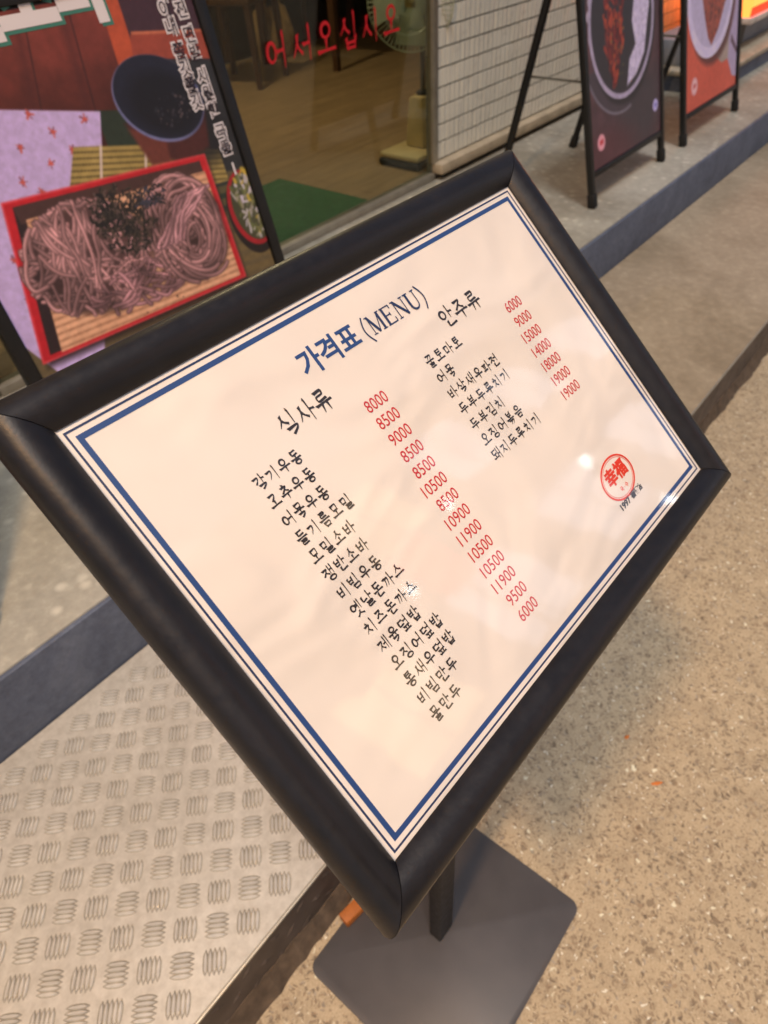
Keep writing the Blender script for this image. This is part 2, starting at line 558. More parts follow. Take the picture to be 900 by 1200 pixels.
def smooth_path(pts, sub=5, corner=0.9):
    if len(pts) > 10:
        return [Vector((*p, 0)) for p in pts]
    P = [Vector((*p, 0)) for p in pts]
    if len(P) == 2:
        return [P[0].lerp(P[1], t / 4) for t in range(5)]
    res = []
    for i in range(len(P) - 1):
        p0 = P[max(i - 1, 0)]; p1 = P[i]; p2 = P[i + 1]; p3 = P[min(i + 2, len(P) - 1)]
        for t in range(sub):
            u = t / sub
            m1 = (p2 - p0) * 0.28; m2 = (p3 - p1) * 0.28
            h00 = 2*u**3 - 3*u**2 + 1; h10 = u**3 - 2*u**2 + u; h01 = -2*u**3 + 3*u**2; h11 = u**3 - u**2
            res.append(p1 * h00 + m1 * h10 + p2 * h01 + m2 * h11)
    res.append(P[-1])
    return res

def brush_stroke(mb, pts, sx, sy, ox, oy, w, z, brush=True):
    closed = len(pts) > 10 and (Vector(pts[0]) - Vector(pts[-1])).length < 1e-3
    path = [Vector((ox + p.x * sx, oy + p.y * sy, 0)) for p in smooth_path(pts)]
    n = len(path)
    ll, rr = [], []
    for i, p in enumerate(path):
        a = path[i - 1] if i > 0 else (path[-2] if closed else path[0])
        b = path[i + 1] if i < n - 1 else (path[1] if closed else path[-1])
        d = (b - a).normalized()
        t = i / (n - 1)
        if closed or not brush:
            ww = w * (0.9 + (0.18 * math.sin(6.28 * t + 1) if brush else 0.1))
        else:
            ww = w * (1.3 - 0.55 * min(1, t * 3) + (0.25 * max(0, t - .6) / .4 if abs(d.x) > abs(d.y) else -0.45 * max(0, t - .45) / .55))
        nn = Vector((-d.y, d.x, 0)) * ww * 0.5
        ll.append(p + nn); rr.append(p - nn)
    if not closed and brush:      # slanted pen-down and rounded pen-up
        d0 = (path[1] - path[0]).normalized()
        ll[0] -= d0 * w * 0.5; rr[0] += d0 * w * 0.1
        d1 = (path[-1] - path[-2]).normalized()
        ll[-1] += d1 * w * 0.1; rr[-1] += d1 * w * 0.35
    for i in range(n - 1):
        mb.poly([(*rr[i].xy, z), (*rr[i + 1].xy, z), (*ll[i + 1].xy, z), (*ll[i].xy, z)])

def brush_text(text, adv, h, w, jitter=0.0, z0=0.0, zstep=0.00001, wfac=0.86):
    mb = MB()
    x = 0
    z = z0
    r_ = random.Random(text)
    for ch in text:
        for st in syllable(ch):
            jx, jy = r_.uniform(-jitter, jitter) * h, r_.uniform(-jitter, jitter) * h
            brush_stroke(mb, st, adv * wfac, h, x + adv * (1 - wfac) / 2 + jx, -h / 2 + jy, w, z)
            z += zstep
        x += adv
    return mb

def font_mesh(text, size, sx=1.0, offset=0.0, align='LEFT', extrude=0.0):
    c = bpy.data.curves.new('tmp', 'FONT')
    c.body = text
    c.size = size
    c.offset = offset
    c.align_x = align
    c.extrude = extrude
    c.resolution_u = 3
    o = bpy.data.objects.new('tmp', c)
    COL.objects.link(o)
    dg = bpy.context.evaluated_depsgraph_get()
    dg.update()
    me = bpy.data.meshes.new_from_object(o.evaluated_get(dg))
    COL.objects.unlink(o)
    bpy.data.objects.remove(o)
    bpy.data.curves.remove(c)
    co = np.empty(len(me.vertices) * 3)
    me.vertices.foreach_get('co', co)
    co = co.reshape(-1, 3)
    co[:, 0] *= sx
    me.vertices.foreach_set('co', co.ravel())
    me.update()
    return me, co

def font_obj(name, text, size, mat, parent, loc, sx=1.0, offset=0.0, align='LEFT', rot=None):
    me, co = font_mesh(text, size, sx, offset, align)
    me.name = name
    me.materials.clear()
    me.materials.append(mat)
    o = bpy.data.objects.new(name, me)
    COL.objects.link(o)
    o.parent = parent
    o.location = loc
    if rot:
        o.rotation_euler = rot
    return o

# ------------------------------------------------------------------ the menu stand
M_paper, nt, b = new_mat('menu_paper')
v = objvec(nt)
c = ramp(nt, noise(nt, 9, 3, 0.5, v), [(0.3, L(238, 233, 229)), (0.7, L(247, 242, 239))])
nt.links.new(c, b.inputs['Base Color'])
b.inputs['Roughness'].default_value = 0.5
bump(nt, b, noise(nt, 7, 2, 0.5, objvec(nt, (1.0, 1.5, 1)), 0.8), 0.22, 0.05)
M_ink = flat('black_ink', L(48, 44, 48), 0.5)
M_red = flat('red_ink', L(206, 52, 62), 0.5)
M_logo = flat('logo_ink', L(232, 62, 36), 0.5)
M_blueink = flat('blue_ink', L(40, 76, 140), 0.5)
M_navy = flat('navy_ink', L(34, 54, 100), 0.5)

M_cover, nt, b = new_mat('clear_sheet')
for n_ in list(nt.nodes):
    if n_.type == 'BSDF_PRINCIPLED': nt.nodes.remove(n_)
out = [n_ for n_ in nt.nodes if n_.type == 'OUTPUT_MATERIAL'][0]
tr = nt.nodes.new('ShaderNodeBsdfTransparent'); tr.inputs[0].default_value = (0.985, 0.985, 0.98, 1)
gl = nt.nodes.new('ShaderNodeBsdfGlossy'); gl.inputs['Roughness'].default_value = 0.06
fr = schlick(nt, 0.075)
bp = nt.nodes.new('ShaderNodeBump'); bp.inputs['Strength'].default_value = 0.03; bp.inputs['Distance'].default_value = 0.01
v = objvec(nt, (1.0, 1.6, 1))
nt.links.new(noise(nt, 16, 1, 0.4, v, 0.4), bp.inputs['Height'])
nt.links.new(bp.outputs[0], gl.inputs['Normal'])
mx = nt.nodes.new('ShaderNodeMixShader')
nt.links.new(fr, mx.inputs[0]); nt.links.new(tr.outputs[0], mx.inputs[1]); nt.links.new(gl.outputs[0], mx.inputs[2])
nt.links.new(mx.outputs[0], out.inputs['Surface'])

BC = Vector((0.30357, 0.19937, 1.03995))
Xb = Vector((0.999812, -0.019382, 0)); Zb = Vector((0.014195, 0.732237, 0.680902)); Nb = Xb.cross(Zb)
BM = Matrix((( Xb.x, Zb.x, Nb.x, BC.x), (Xb.y, Zb.y, Nb.y, BC.y), (Xb.z, Zb.z, Nb.z, BC.z), (0, 0, 0, 1)))
PX, PY = 0.313, 0.2185
stand = thing('menu_stand', 'tilted black framed price list on a post with a flat square base', 'menu stand', (PX, PY, 0.0))
SI = Matrix.Translation((-PX, -PY, 0))
def on_board(o, local=Matrix.Identity(4)):
    o.matrix_local = SI @ BM @ local
# base plate with rounded corners
def rrect(x0, x1, y0, y1, r, n=6):
    pts = []
    for cx_, cy_, a0 in ((x1 - r, y1 - r, 0), (x0 + r, y1 - r, 90), (x0 + r, y0 + r, 180), (x1 - r, y0 + r, 270)):
        for k in range(n + 1):
            a = R(a0 + 90 * k / n)
            pts.append((cx_ + r * math.cos(a), cy_ + r * math.sin(a)))
    return pts
rp = rrect(0.131 - PX, 0.489 - PX, 0.052 - PY, 0.356 - PY, 0.017)
rp2 = rrect(0.1325 - PX, 0.4875 - PX, 0.0535 - PY, 0.3545 - PY, 0.0155)
o = MB().loft([[(x, y, 0.0005) for x, y in rp], [(x, y, 0.0048) for x, y in rp], [(x, y, 0.006) for x, y in rp2]]).build('base_plate', M_base, stand, smooth=True)
o = MB().box(-0.018, 0.018, -0.0115, 0.0115, 0.006, 1.005).build('post', M_blackpost, stand, bevel=0.0025)
o = MB().lathe([(0.0075, 0.0058), (0.0075, 0.0085), (0.006, 0.0105), (0.003, 0.011)], 12).build('base_bolt', M_blackpost, stand, smooth=True)
o.location = (-0.05, -0.06, 0)
bpy.data.objects.remove(o)
# bracket behind the board
o = MB().box(-0.05, 0.06, -0.06, 0.05, -0.022, -0.0125).build('bracket', M_blackpost, stand, bevel=0.002)
on_board(o)
WX, WY = 0.2000, 0.1390      # half window
OX, OY = 0.2262, 0.1652      # half outer
# back panel and sheet
sheet = MB().box(-0.208, 0.208, -0.147, 0.147, -0.0022, 0.0).build('menu_sheet', M_paper, stand)
on_board(sheet)
back = MB().box(-OX + 0.004, OX - 0.004, -OY + 0.004, OY - 0.004, -0.012, -0.0028).build('back_panel', M_blackpost, stand)
on_board(back)
# snap-frame rails: rounded profile, mitred ends, one rail per side
def rail(length_half, half_cross, axis, sign):
    W = OX - WX
    prof = []
    # (distance from the inner edge, height above paper)
    prof += [(0.0, 0.0006), (0.0008, 0.0022), (0.004, 0.0052), (0.008, 0.0078), (0.0125, 0.0092), (0.017, 0.0090), (0.0212, 0.0072), (0.0242, 0.0038), (0.0260, -0.0010), (0.0262, -0.0075), (0.0250, -0.0122), (0.004, -0.0122), (0.004, 0.0004)]
    inner = length_half
    rings = []
    gap = 0.00035
    for e in (-1, 1):
        ring = []
        for d, z in prof:
            along = e * (inner + d - gap)
            cross = sign * (half_cross + d)
            ring.append((along, cross, z) if axis == 'x' else (cross, along, z))
        rings.append(ring)
    # subdivide along the length for small unevenness
    R2 = []
    N = 14
    for k in range(N + 1):
        t = k / N
        R2.append([tuple(rings[0][i][j] * (1 - t) + rings[1][i][j] * t for j in range(3)) for i in range(len(prof))])
    return MB().loft(R2)
for axis, sg in (('x', 1), ('x', -1), ('y', 1), ('y', -1)):
    mb = rail(WX if axis == 'x' else WY, WY if axis == 'x' else WX, axis, sg)
    o = mb.build('frame_rail', M_black, stand, smooth=True)
    on_board(o)
# pale scuffs along the lower rail
M_scuff = flat('scuffed_metal', L(120, 112, 104), 0.6)
for (u, s_, l_) in ((0.075, 1.1, 0.007), (0.062, 0.7, 0.004), (0.046, 1.3, 0.006), (-0.02, 0.9, 0.004), (-0.16, 1.0, 0.005), (-0.19, 1.2, 0.007), (0.14, 0.6, 0.004)):
    d = Vector((math.cos(s_), math.sin(s_), 0)) * l_ / 2
    n = Vector((-d.y, d.x, 0)).normalized() * 0.0002
    c = Vector((u, -WY - 0.0205, 0.0080))
    rx = Matrix.Identity(4)
    q = [c - d - n, c + d - n * 0.3, c + d + n * 0.3, c - d + n]
    q = [Vector((p.x, p.y, float(np.interp(abs(p.y) - WY, [0, .0008, .004, .008, .0125, .017, .0212, .0242, .026], [.0006, .0022, .0052, .0078, .0092, .009, .0072, .0038, -.001])) + 0.0003)) for p in q]
    o = MB().poly(q).build('scuff_mark', M_scuff, stand)
    on_board(o)

def printed(name, mb_or_me, mat, x, y, z=0.0003):
    """lettering on the sheet, x/y in mm from the sheet centre"""
    if isinstance(mb_or_me, MB):
        o = mb_or_me.build(name, mat, sheet)
    else:
        mb_or_me.name = name
        mb_or_me.materials.clear(); mb_or_me.materials.append(mat)
        o = bpy.data.objects.new(name, mb_or_me); COL.objects.link(o); o.parent = sheet
    o.location = (x / 1000, y / 1000, z)
    return o
# border rules
def ring_mb(hx, hy, w):
    mb = MB()
    ox, oy, ix, iy = hx, hy, hx - w, hy - w
    O_ = [(-ox, -oy, 0), (ox, -oy, 0), (ox, oy, 0), (-ox, oy, 0)]
    I_ = [(-ix, -iy, 0), (ix, -iy, 0), (ix, iy, 0), (-ix, iy, 0)]
    for k in range(4):
        mb.poly([O_[k], O_[(k + 1) % 4], I_[(k + 1) % 4], I_[k]])
    return mb
printed('border_rule', ring_mb(0.1934, 0.1326, 0.0031), M_blueink, 0, 0, 0.0002)
printed('border_rule', ring_mb(0.1975, 0.1367, 0.0012), M_navy, 0, 0, 0.0002)

D1 = [('각기우동', '8000'), ('고추우동', '8500'), ('어묵우동', '9000'), ('들기름모밀', '8500'), ('모밀소바', '8500'), ('쟁반소바', '10500'), ('비빔우동', '8500'),
      ('옛날돈까스', '10900'), ('치즈돈까스', '11900'), ('제육덮밥', '10500'), ('오징어덮밥', '10500'), ('통새우덮밥', '11900'), ('비빔만두', '9500'), ('물만두', '6000')]
D2 = [('꿀토마토', '6000'), ('어묵', '9000'), ('바삭새우파전', '15000'), ('두부두루치기', '14000'), ('두부김치', '18000'), ('오징어볶음', '19000'), ('돼지두루치기', '19000')]
def price(txt, right, y):
    me, co = font_mesh(txt, 0.0115, 0.85, 0.00001, 'RIGHT')
    printed('price', me, M_red, right, y - 4.2)
for k, (a, b_) in enumerate(D1):
    y = 62.2 - 12.72 * k
    printed('dish_name', brush_text(a, 0.0091, 0.0084, 0.00112, 0.012, wfac=0.86), M_ink, -133.2, y)
    price(b_, -21.2, y - 0.4)
for k, (a, b_) in enumerate(D2):
    y = 62.4 - 12.85 * k
    printed('dish_name', brush_text(a, 0.0099, 0.0086, 0.00112, 0.012, wfac=0.84), M_ink, 20.8, y)
    price(b_, 136.0, y - 0.6)
printed('heading', brush_text('식사류', 0.0142, 0.0140, 0.00165, 0.008, wfac=0.92), M_ink, -98.5, 80.5)
printed('heading', brush_text('안주류', 0.0152, 0.0140, 0.00165, 0.008, wfac=0.92), M_ink, 55.0, 80.5)
me, co = font_mesh('가격표', 0.0186, 1.0, 0.00042)
printed('title', me, M_blueink, -62.0, 97.0)
# (MENU) in a light serif, drawn from straight stems and hairlines
def serif_menu():
    mb = MB(); z = [0.0]
    def seg(x0, y0, x1, y1, w):
        d = Vector((x1 - x0, y1 - y0, 0)); n = Vector((-d.y, d.x, 0)).normalized() * w / 2
        a, b2 = Vector((x0, y0, z[0])), Vector((x1, y1, z[0]))
        mb.poly([a - n, b2 - n, b2 + n, a + n]); z[0] += 0.000008
    T, t = 0.15, 0.06
    def ser(x, y, w=0.2): seg(x - w, y, x + w, y, 0.05)
    x = 0.0
    # (
    pts = [(x + 0.42 - 0.26 * math.sin(math.pi * k / 10), 1.12 - 1.42 * k / 10) for k in range(11)]
    for p, q in zip(pts[:-1], pts[1:]): seg(*p, *q, 0.085)
    x += 0.52
    # M
    seg(x + .16, 0, x + .16, 1, t); seg(x + .16, 1, x + .52, .02, T); seg(x + .52, .02, x + .9, 1, t); seg(x + .9, 0, x + .9, 1, T)
    ser(x + .16, .02, .13); ser(x + .12, .98, .11); ser(x + .9, .02, .16); ser(x + .94, .98, .12); x += 1.12
    # E
    seg(x + .16, 0, x + .16, 1, T); seg(x + .04, .975, x + .7, .975, t); seg(x + .04, .025, x + .74, .025, t); seg(x + .2, .52, x + .54, .52, t)
    seg(x + .69, .98, x + .69, .78, t); seg(x + .73, .02, x + .73, .26, t); seg(x + .53, .42, x + .53, .62, t); x += .88
    # N
    seg(x + .16, 0, x + .16, 1, t); seg(x + .16, .98, x + .8, .02, T); seg(x + .8, 0, x + .8, 1, t)
    ser(x + .16, .02, .13); ser(x + .1, .98, .1); ser(x + .8, .98, .13); x += 1.0
    # U
    seg(x + .18, .98, x + .18, .3, T)
    pts = [(x + .46 - .28 * math.cos(math.pi * k / 8), .3 - .3 * math.sin(math.pi * k / 8)) for k in range(9)]
    for k, (p, q) in enumerate(zip(pts[:-1], pts[1:])): seg(*p, *q, T - (T - t) * k / 7)
    seg(x + .74, .3, x + .74, .98, t); ser(x + .18, .98, .17); ser(x + .74, .98, .13); x += .92
    # )
    pts = [(x + 0.1 + 0.26 * math.sin(math.pi * k / 10), 1.12 - 1.42 * k / 10) for k in range(11)]
    for p, q in zip(pts[:-1], pts[1:]): seg(*p, *q, 0.085)
    x += .45
    mb.v = [(a * 0.0636 / x, b2 * 0.0128, c2) for a, b2, c2 in mb.v]
    return mb
printed('title', serif_menu(), M_navy, -7.2, 96.4)
# stamp logo
mb = MB()
def oval(mb, rx, ry, w, n=48, rot=R(8)):
    for k in range(n):
        a0, a1 = 2 * math.pi * k / n, 2 * math.pi * (k + 1) / n
        P = []
        for a, s_ in ((a0, 0), (a1, 0), (a1, 1), (a0, 1)):
            x, y = (rx - w * s_) * math.cos(a), (ry - w * s_) * math.sin(a)
            P.append((x * math.cos(rot) - y * math.sin(rot), x * math.sin(rot) + y * math.cos(rot), 0))
        mb.poly(P)
oval(mb, 0.0212, 0.0166, 0.0015)
oval(mb, 0.0190, 0.0144, 0.0004)
logo = printed('logo_stamp', mb, M_logo, 111.8, -90.0)
for ch, dx in (('幸', -0.0136), ('福', 0.0006)):
    for q, (ax, ay) in enumerate(((-.55, -.55), (.55, -.55), (.55, .55), (-.55, .55), (0, 0))):
        me, co = font_mesh(ch, 0.0140, 1.0, 0.0)
        printed('logo_character', me, M_logo, 111.8 + dx * 1000 + ax, -91.6 + ay, 0.0003 + q * 0.00003)
me, co = font_mesh('국 · 수', 0.0042, 1.0, 0.00008, 'CENTER')
printed('logo_caption', me, M_logo, 111.8, -100.3)
me, co = font_mesh('1997', 0.0066, 1.12, 0.0003)
printed('logo_year', me, M_ink, 94.0, -110.6)
me, co = font_mesh('福麵店', 0.0056, 1.0, 0.0003)
printed('logo_year', me, M_ink, 111.6, -110.2)
cov = MB()
nx, ny = 24, 18
g = [[(-0.204 + 0.408 * i / nx, -0.143 + 0.286 * j / ny, 0.0009) for i in range(nx + 1)] for j in range(ny + 1)]
for j in range(ny):
    for i in range(nx):
        cov.poly([g[j][i], g[j][i + 1], g[j + 1][i + 1], g[j + 1][i]])
o = cov.build('clear_cover', M_cover, stand, smooth=True)
on_board(o)

# ------------------------------------------------------------------ painted posters (flat print as vertex colours)
class Canvas:
    def __init__(s, w, h, px):
        s.px = px; s.W, s.H = int(w / px) + 1, int(h / px) + 1
        s.X, s.Y = np.meshgrid(np.arange(s.W) * px, np.arange(s.H) * px)
        s.img = np.zeros((s.H, s.W, 3))
    def nz(s, scale, seed=0, octaves=3):
        r = np.random.default_rng(seed); out = np.zeros((s.H, s.W)); amp = 1; tot = 0
        for o_ in range(octaves):
            gx, gy = int(s.W * s.px / scale) + 3, int(s.H * s.px / scale) + 3
            g_ = r.random((gy, gx)); fx, fy = s.X / scale, s.Y / scale
            ix, iy = fx.astype(int), fy.astype(int); tx, ty = fx - ix, fy - iy
            tx, ty = tx * tx * (3 - 2 * tx), ty * ty * (3 - 2 * ty)
            out += amp * ((g_[iy, ix] * (1 - tx) + g_[iy, ix + 1] * tx) * (1 - ty) + (g_[iy + 1, ix] * (1 - tx) + g_[iy + 1, ix + 1] * tx) * ty)
            tot += amp; amp *= .5; scale = max(scale / 2, s.px)
        return out / tot
    def put(s, mask, col, a=1.0):
        m = np.clip(mask, 0, 1)[..., None] * a
        s.img = s.img * (1 - m) + np.asarray(col) / 255.0 * m if np.ndim(col) == 1 else s.img * (1 - m) + col * m
    def poly(s, pts, soft=1.5):
        pts = np.array(pts, float)
        d = np.full((s.H, s.W), 1e9); inside = np.zeros((s.H, s.W), bool)
        n = len(pts)
        for i in range(n):
            a, b_ = pts[i], pts[(i + 1) % n]; e = b_ - a
            t = np.clip(((s.X - a[0]) * e[0] + (s.Y - a[1]) * e[1]) / (e @ e), 0, 1)
            d = np.minimum(d, np.hypot(s.X - a[0] - t * e[0], s.Y - a[1] - t * e[1]))
            c = (a[1] > s.Y) != (b_[1] > s.Y)
            xx = e[0] * (s.Y - a[1]) / (e[1] if e[1] else 1e-9) + a[0]
            inside ^= c & (s.X < xx)
        sd = np.where(inside, d, -d)
        return np.clip(sd / soft + .5, 0, 1)
    def ell(s, cx, cy, rx, ry, rot=0, soft=2.0):
        c, n = math.cos(rot), math.sin(rot); x, y = s.X - cx, s.Y - cy
        u, v = (x * c + y * n) / rx, (-x * n + y * c) / ry
        rr = np.hypot(u, v)
        return np.clip((1 - rr) * min(rx, ry) / soft + .5, 0, 1)
    def stamp(s, x, y, r, col, a=1.0):
        i0, i1 = int((x - r) / s.px), int((x + r) / s.px) + 2; j0, j1 = int((y - r) / s.px), int((y + r) / s.px) + 2
        i0, j0 = max(i0, 0), max(j0, 0); i1, j1 = min(i1, s.W), min(j1, s.H)
        if i1 <= i0 or j1 <= j0: return
        d = np.hypot(s.X[j0:j1, i0:i1] - x, s.Y[j0:j1, i0:i1] - y)
        m = (np.clip((r - d) / s.px + .5, 0, 1) * a)[..., None]
        s.img[j0:j1, i0:i1] = s.img[j0:j1, i0:i1] * (1 - m) + np.asarray(col) / 255.0 * m
    def line(s, pts, r, col, a=1.0, step=None):
        pts = np.array(pts, float); step = step or max(r * .6, s.px * .7)
        for p, q in zip(pts[:-1], pts[1:]):
            n = max(1, int(np.hypot(*(q - p)) / step))
            for k in range(n): s.stamp(*(p + (q - p) * k / n), r, col, a)
        s.stamp(*pts[-1], r, col, a)

def noodle(cv, cx, cy, rx, ry, r_, n, wid, tone):
    for _ in range(n):
        a = r_.uniform(0, 6.28); d = r_.uniform(0, 1) ** .5
        x, y = cx + rx * d * math.cos(a), cy + ry * d * math.sin(a)
        th = r_.uniform(0, 6.28); curv = r_.uniform(-.09, .09)
        pts = [(x, y)]
        for k in range(r_.randint(10, 26)):
            th += curv + r_.uniform(-.12, .12)
            if r_.random() < .05: curv = r_.uniform(-.14, .14)
            x += math.cos(th) * 6; y += math.sin(th) * 6
            e = ((x - cx) / rx) ** 2 + ((y - cy) / ry) ** 2
            if e > 1.0:
                th += .45 if curv >= 0 else -.45
            if e > 1.25: break
            pts.append((x, y))
        if len(pts) < 4: continue
        sh = r_.uniform(.7, 1.1)
        base = np.array(tone) * sh
        cv.line(pts, wid * 1.22, base * .40)
        cv.line(pts, wid, base)
        cv.line([(px_ - wid * .22, py_ + wid * .28) for px_, py_ in pts], wid * .38, np.minimum(base * 1.32 + 12, 245), .8)

def poster_soba():
    cv = Canvas(594, 800, 1.5)
    P = lambda u, v: (u - 15.5, (v - 122) / 0.951)
    X, Y = cv.X, cv.Y
    V = Y * 0.951 + 122; U = X + 15.5
    n1, n2, n3 = cv.nz(120, 1), cv.nz(30, 2), cv.nz(8, 3)
    # red-brown plank wall
    wall = np.stack([96 + 30 * n1, 44 + 16 * n1, 36 + 12 * n1], -1) / 255 * (0.75 + .5 * n2[..., None] * .5)
    fade = np.clip((V - 700) / 160, 0, 1)[..., None]
    cv.img = wall * (.66 + .5 * fade)
    for (u0, v0, u1, v1) in ((261, 841, 232, 743), (348, 846, 328, 723), (170, 850, 130, 750), (90, 850, 40, 750)):
        xx = u0 + (V - v0) * (u0 - u1) / (v0 - v1)
        cv.put(np.clip(1 - np.abs(U - xx) / 2.6, 0, 1), (40, 22, 24), .8)
        cv.put(np.clip(1 - np.abs(U - xx + 14) / 16, 0, 1), (56, 28, 28), .4)
    # green board, dark right hand side, bamboo at the bottom
    cv.put(cv.poly([P(326, 722), P(640, 660), P(640, 100), P(300, 100)]), (36, 50, 38))
    cv.put(cv.poly([P(0, 520), P(640, 470), P(640, 100), P(0, 100)]), (92, 84, 56))
    cv.put(cv.poly([P(450, 960), P(640, 960), P(640, 740), P(440, 776)], 3), (58, 38, 46))
    cv.put(cv.poly([P(470, 780), P(640, 755), P(640, 530), P(500, 540)], 24), (38, 42, 44))
    for k in range(9):
        cv.put(cv.poly([P(525, 560 - k * 24), P(640, 548 - k * 24), P(640, 534 - k * 24), P(525, 546 - k * 24)], 3), (106, 94, 56), .65)
    # upright and cross beams, orange
    cv.put(cv.poly([P(420, 930), P(456, 930), P(447, 770), P(405, 765)], 2), np.stack([158 + 20 * n1, 70 + 14 * n1, 42 + 8 * n1], -1) / 255)
    cv.put(cv.poly([P(452, 818), P(640, 796), P(640, 748), P(440, 782)], 2), np.stack([126 + 24 * n1, 58 + 14 * n1, 44 + 8 * n1], -1) / 255)
    cv.put(cv.poly([P(455, 822), P(640, 799), P(640, 795), P(455, 817)], 2), (176, 104, 72))
    # lavender cloth with maple leaves
    cv.put(cv.poly([P(-20, 805), P(167, 758), P(336, 719), P(300, 640), P(140, 330), P(70, 300), P(-20, 480)], 2), np.stack([176 + 10 * n1, 164 + 10 * n1, 204 + 8 * n1], -1) / 255)
    r_ = random.Random(5)
    for (u, v) in ((207, 743), (301, 714), (235, 709), (169, 701), (207, 666), (146, 652), (71, 546), (110, 730), (90, 680), (60, 740), (255, 676), (110, 620), (40, 620), (60, 480), (100, 580), (170, 630), (95, 505)):
        a0 = r_.uniform(0, 6.28)
        for k in range(6):
            a = a0 + k * 1.05 + r_.uniform(-.25, .25); q = r_.uniform(4, 9)
            cv.line([P(u, v), P(u + q * math.cos(a), v + q * math.sin(a))], r_.uniform(0.9, 1.9), (122, 76, 92) if k % 2 else (178, 92, 84), .75)
        cv.stamp(*P(u, v), 3.6, (188, 86, 70), .9)
    # bamboo mat
    mt = cv.poly([P(259, 679), P(420, 644), P(560, 600), P(560, 540), P(180, 560)], 2)
    band = np.sin((V + U * .22) * .62)
    cv.put(mt, np.stack([130 + 26 * n2 + 16 * band, 118 + 24 * n2 + 15 * band, 62 + 18 * n2 + 10 * band], -1) / 255)
    cv.put(mt * (band < -.75), (78, 70, 38), .7)
    for u0, v0 in ((310, 668), (400, 648)):
        cv.line([P(u0, v0), P(u0 - 30, v0 - 60)], 2.4, (196, 188, 170), .9)
    # broth bowl
    cv.put(cv.ell(*P(520, 640), 80, 60, -.3, 34), (20, 22, 26), .8)
    cv.put(cv.poly([P(372, 690), P(420, 620), P(470, 600), P(540, 610), P(560, 680)], 8), (66, 32, 30))
    cv.put(cv.poly([P(376, 680), P(398, 612), P(440, 606), P(450, 660)], 8), (96, 50, 40))
    BCx, BCy = 466, 711
    cv.put(cv.ell(*P(BCx, BCy), 99, 75, -.38), (106, 114, 150))
    cv.put(cv.ell(*P(BCx + 1, BCy + 2.5), 96, 72, -.38), (24, 29, 44))
    cv.put(cv.ell(*P(BCx + 10, BCy - 8), 78, 54, -.38, 22), (13, 16, 26))
    cv.line([P(BCx + 6 + 84 * math.cos(t), BCy - 4 + 50 * math.sin(t)) for t in np.linspace(-.55, .25, 10)], 2.0, (92, 106, 148), .7)
    for _ in range(60):
        a, d = r_.uniform(0, 6.28), r_.random() ** .6
        cv.stamp(*P(BCx + 24 + 54 * d * math.cos(a), BCy - 20 + 30 * d * math.sin(a)), r_.uniform(1, 3.4), r_.choice([(86, 78, 80), (50, 54, 60), (120, 104, 96), (40, 44, 52)]), .55)
    # small side dish
    cv.put(cv.ell(*P(590, 462), 60, 88, .1), (28, 22, 22))
    cv.put(cv.ell(*P(594, 474), 58, 82, .1), (150, 26, 36))
    cv.put(cv.ell(*P(597, 476), 50, 74, .1), (62, 66, 44))
    for _ in range(210):
        a, d = r_.uniform(0, 6.28), r_.random() ** .5
        x_, y_ = 600 + 44 * d * math.cos(a), 478 + 66 * d * math.sin(a)
        t = r_.gauss(1.3, .6); l_ = r_.uniform(4, 20)
        cv.line([P(x_, y_), P(x_ + l_ * math.cos(t), y_ + l_ * math.sin(t))], r_.uniform(1.4, 4.6), r_.choice([(92, 104, 58), (176, 178, 172), (196, 196, 206), (112, 118, 66), (60, 66, 44), (140, 140, 116), (74, 80, 56), (180, 164, 60)]), .7)
    # lacquer tray
    TL, TR, BR, BL = P(96, 632), P(521, 600), P(521, 350), P(30, 372)
    def inset(k):
        c = np.mean([TL, TR, BR, BL], 0); return [tuple(np.array(p) + (c - np.array(p)) * k) for p in (TL, TR, BR, BL)]
    cv.put(cv.poly([(p[0] + 4, p[1] - 12) for p in (TL, TR, BR, BL)], 14), (30, 18, 18), .8)
    cv.put(cv.poly([TL, TR, BR, BL]), np.stack([160 + 30 * n1, 22 + 12 * n1, 34 + 8 * n1], -1) / 255)
    i1 = inset(.07)
    cv.put(cv.poly(i1, 2), (40, 28, 30))
    cv.put(cv.poly([i1[0], i1[1], (i1[1][0], i1[1][1] - 30), (i1[0][0], i1[0][1] - 30)], 2), (66, 46, 42))
    i2 = inset(.13); i2 = [(i2[0][0], i2[0][1] - 16), (i2[1][0] + 18, i2[1][1] - 14), (i2[2][0] + 18, i2[2][1] - 12), (i2[3][0] + 6, i2[3][1] - 12)]
    mk = cv.poly(i2, 2)
    band = np.sin((V + U * .06) * .5)
    cv.put(mk, np.stack([190 + 18 * n2 + 12 * band, 146 + 22 * n2 + 12 * band, 108 + 20 * n2 + 10 * band], -1) / 255)
    cv.put(mk * (band < -.85), (136, 98, 70), .6)
    for seg_ in ([TL, TR], [TR, BR], [BL, TL], [BL, BR]):
        cv.line(seg_, 2.4, (204, 66, 70), .35)
    # noodles: long soft strands in two mounds over a shadow
    cv.put(cv.ell(*P(205, 500), 126, 98, -.1, 18), (66, 46, 48), .9)
    cv.put(cv.ell(*P(420, 482), 92, 104, .25, 18), (66, 46, 48), .9)
    r_ = random.Random(11)
    def strand(pts, wid, tone, hi=1.22):
        base = np.array(tone) * r_.uniform(.78, 1.1)
        cv.line(pts, wid * 1.3, base * .48, .7)
        cv.line(pts, wid, base, .95)
        cv.line([(x_ - wid * .2, y_ + wid * .25) for x_, y_ in pts], wid * .42, np.minimum(base * 1.3 + 12, 240), .62)
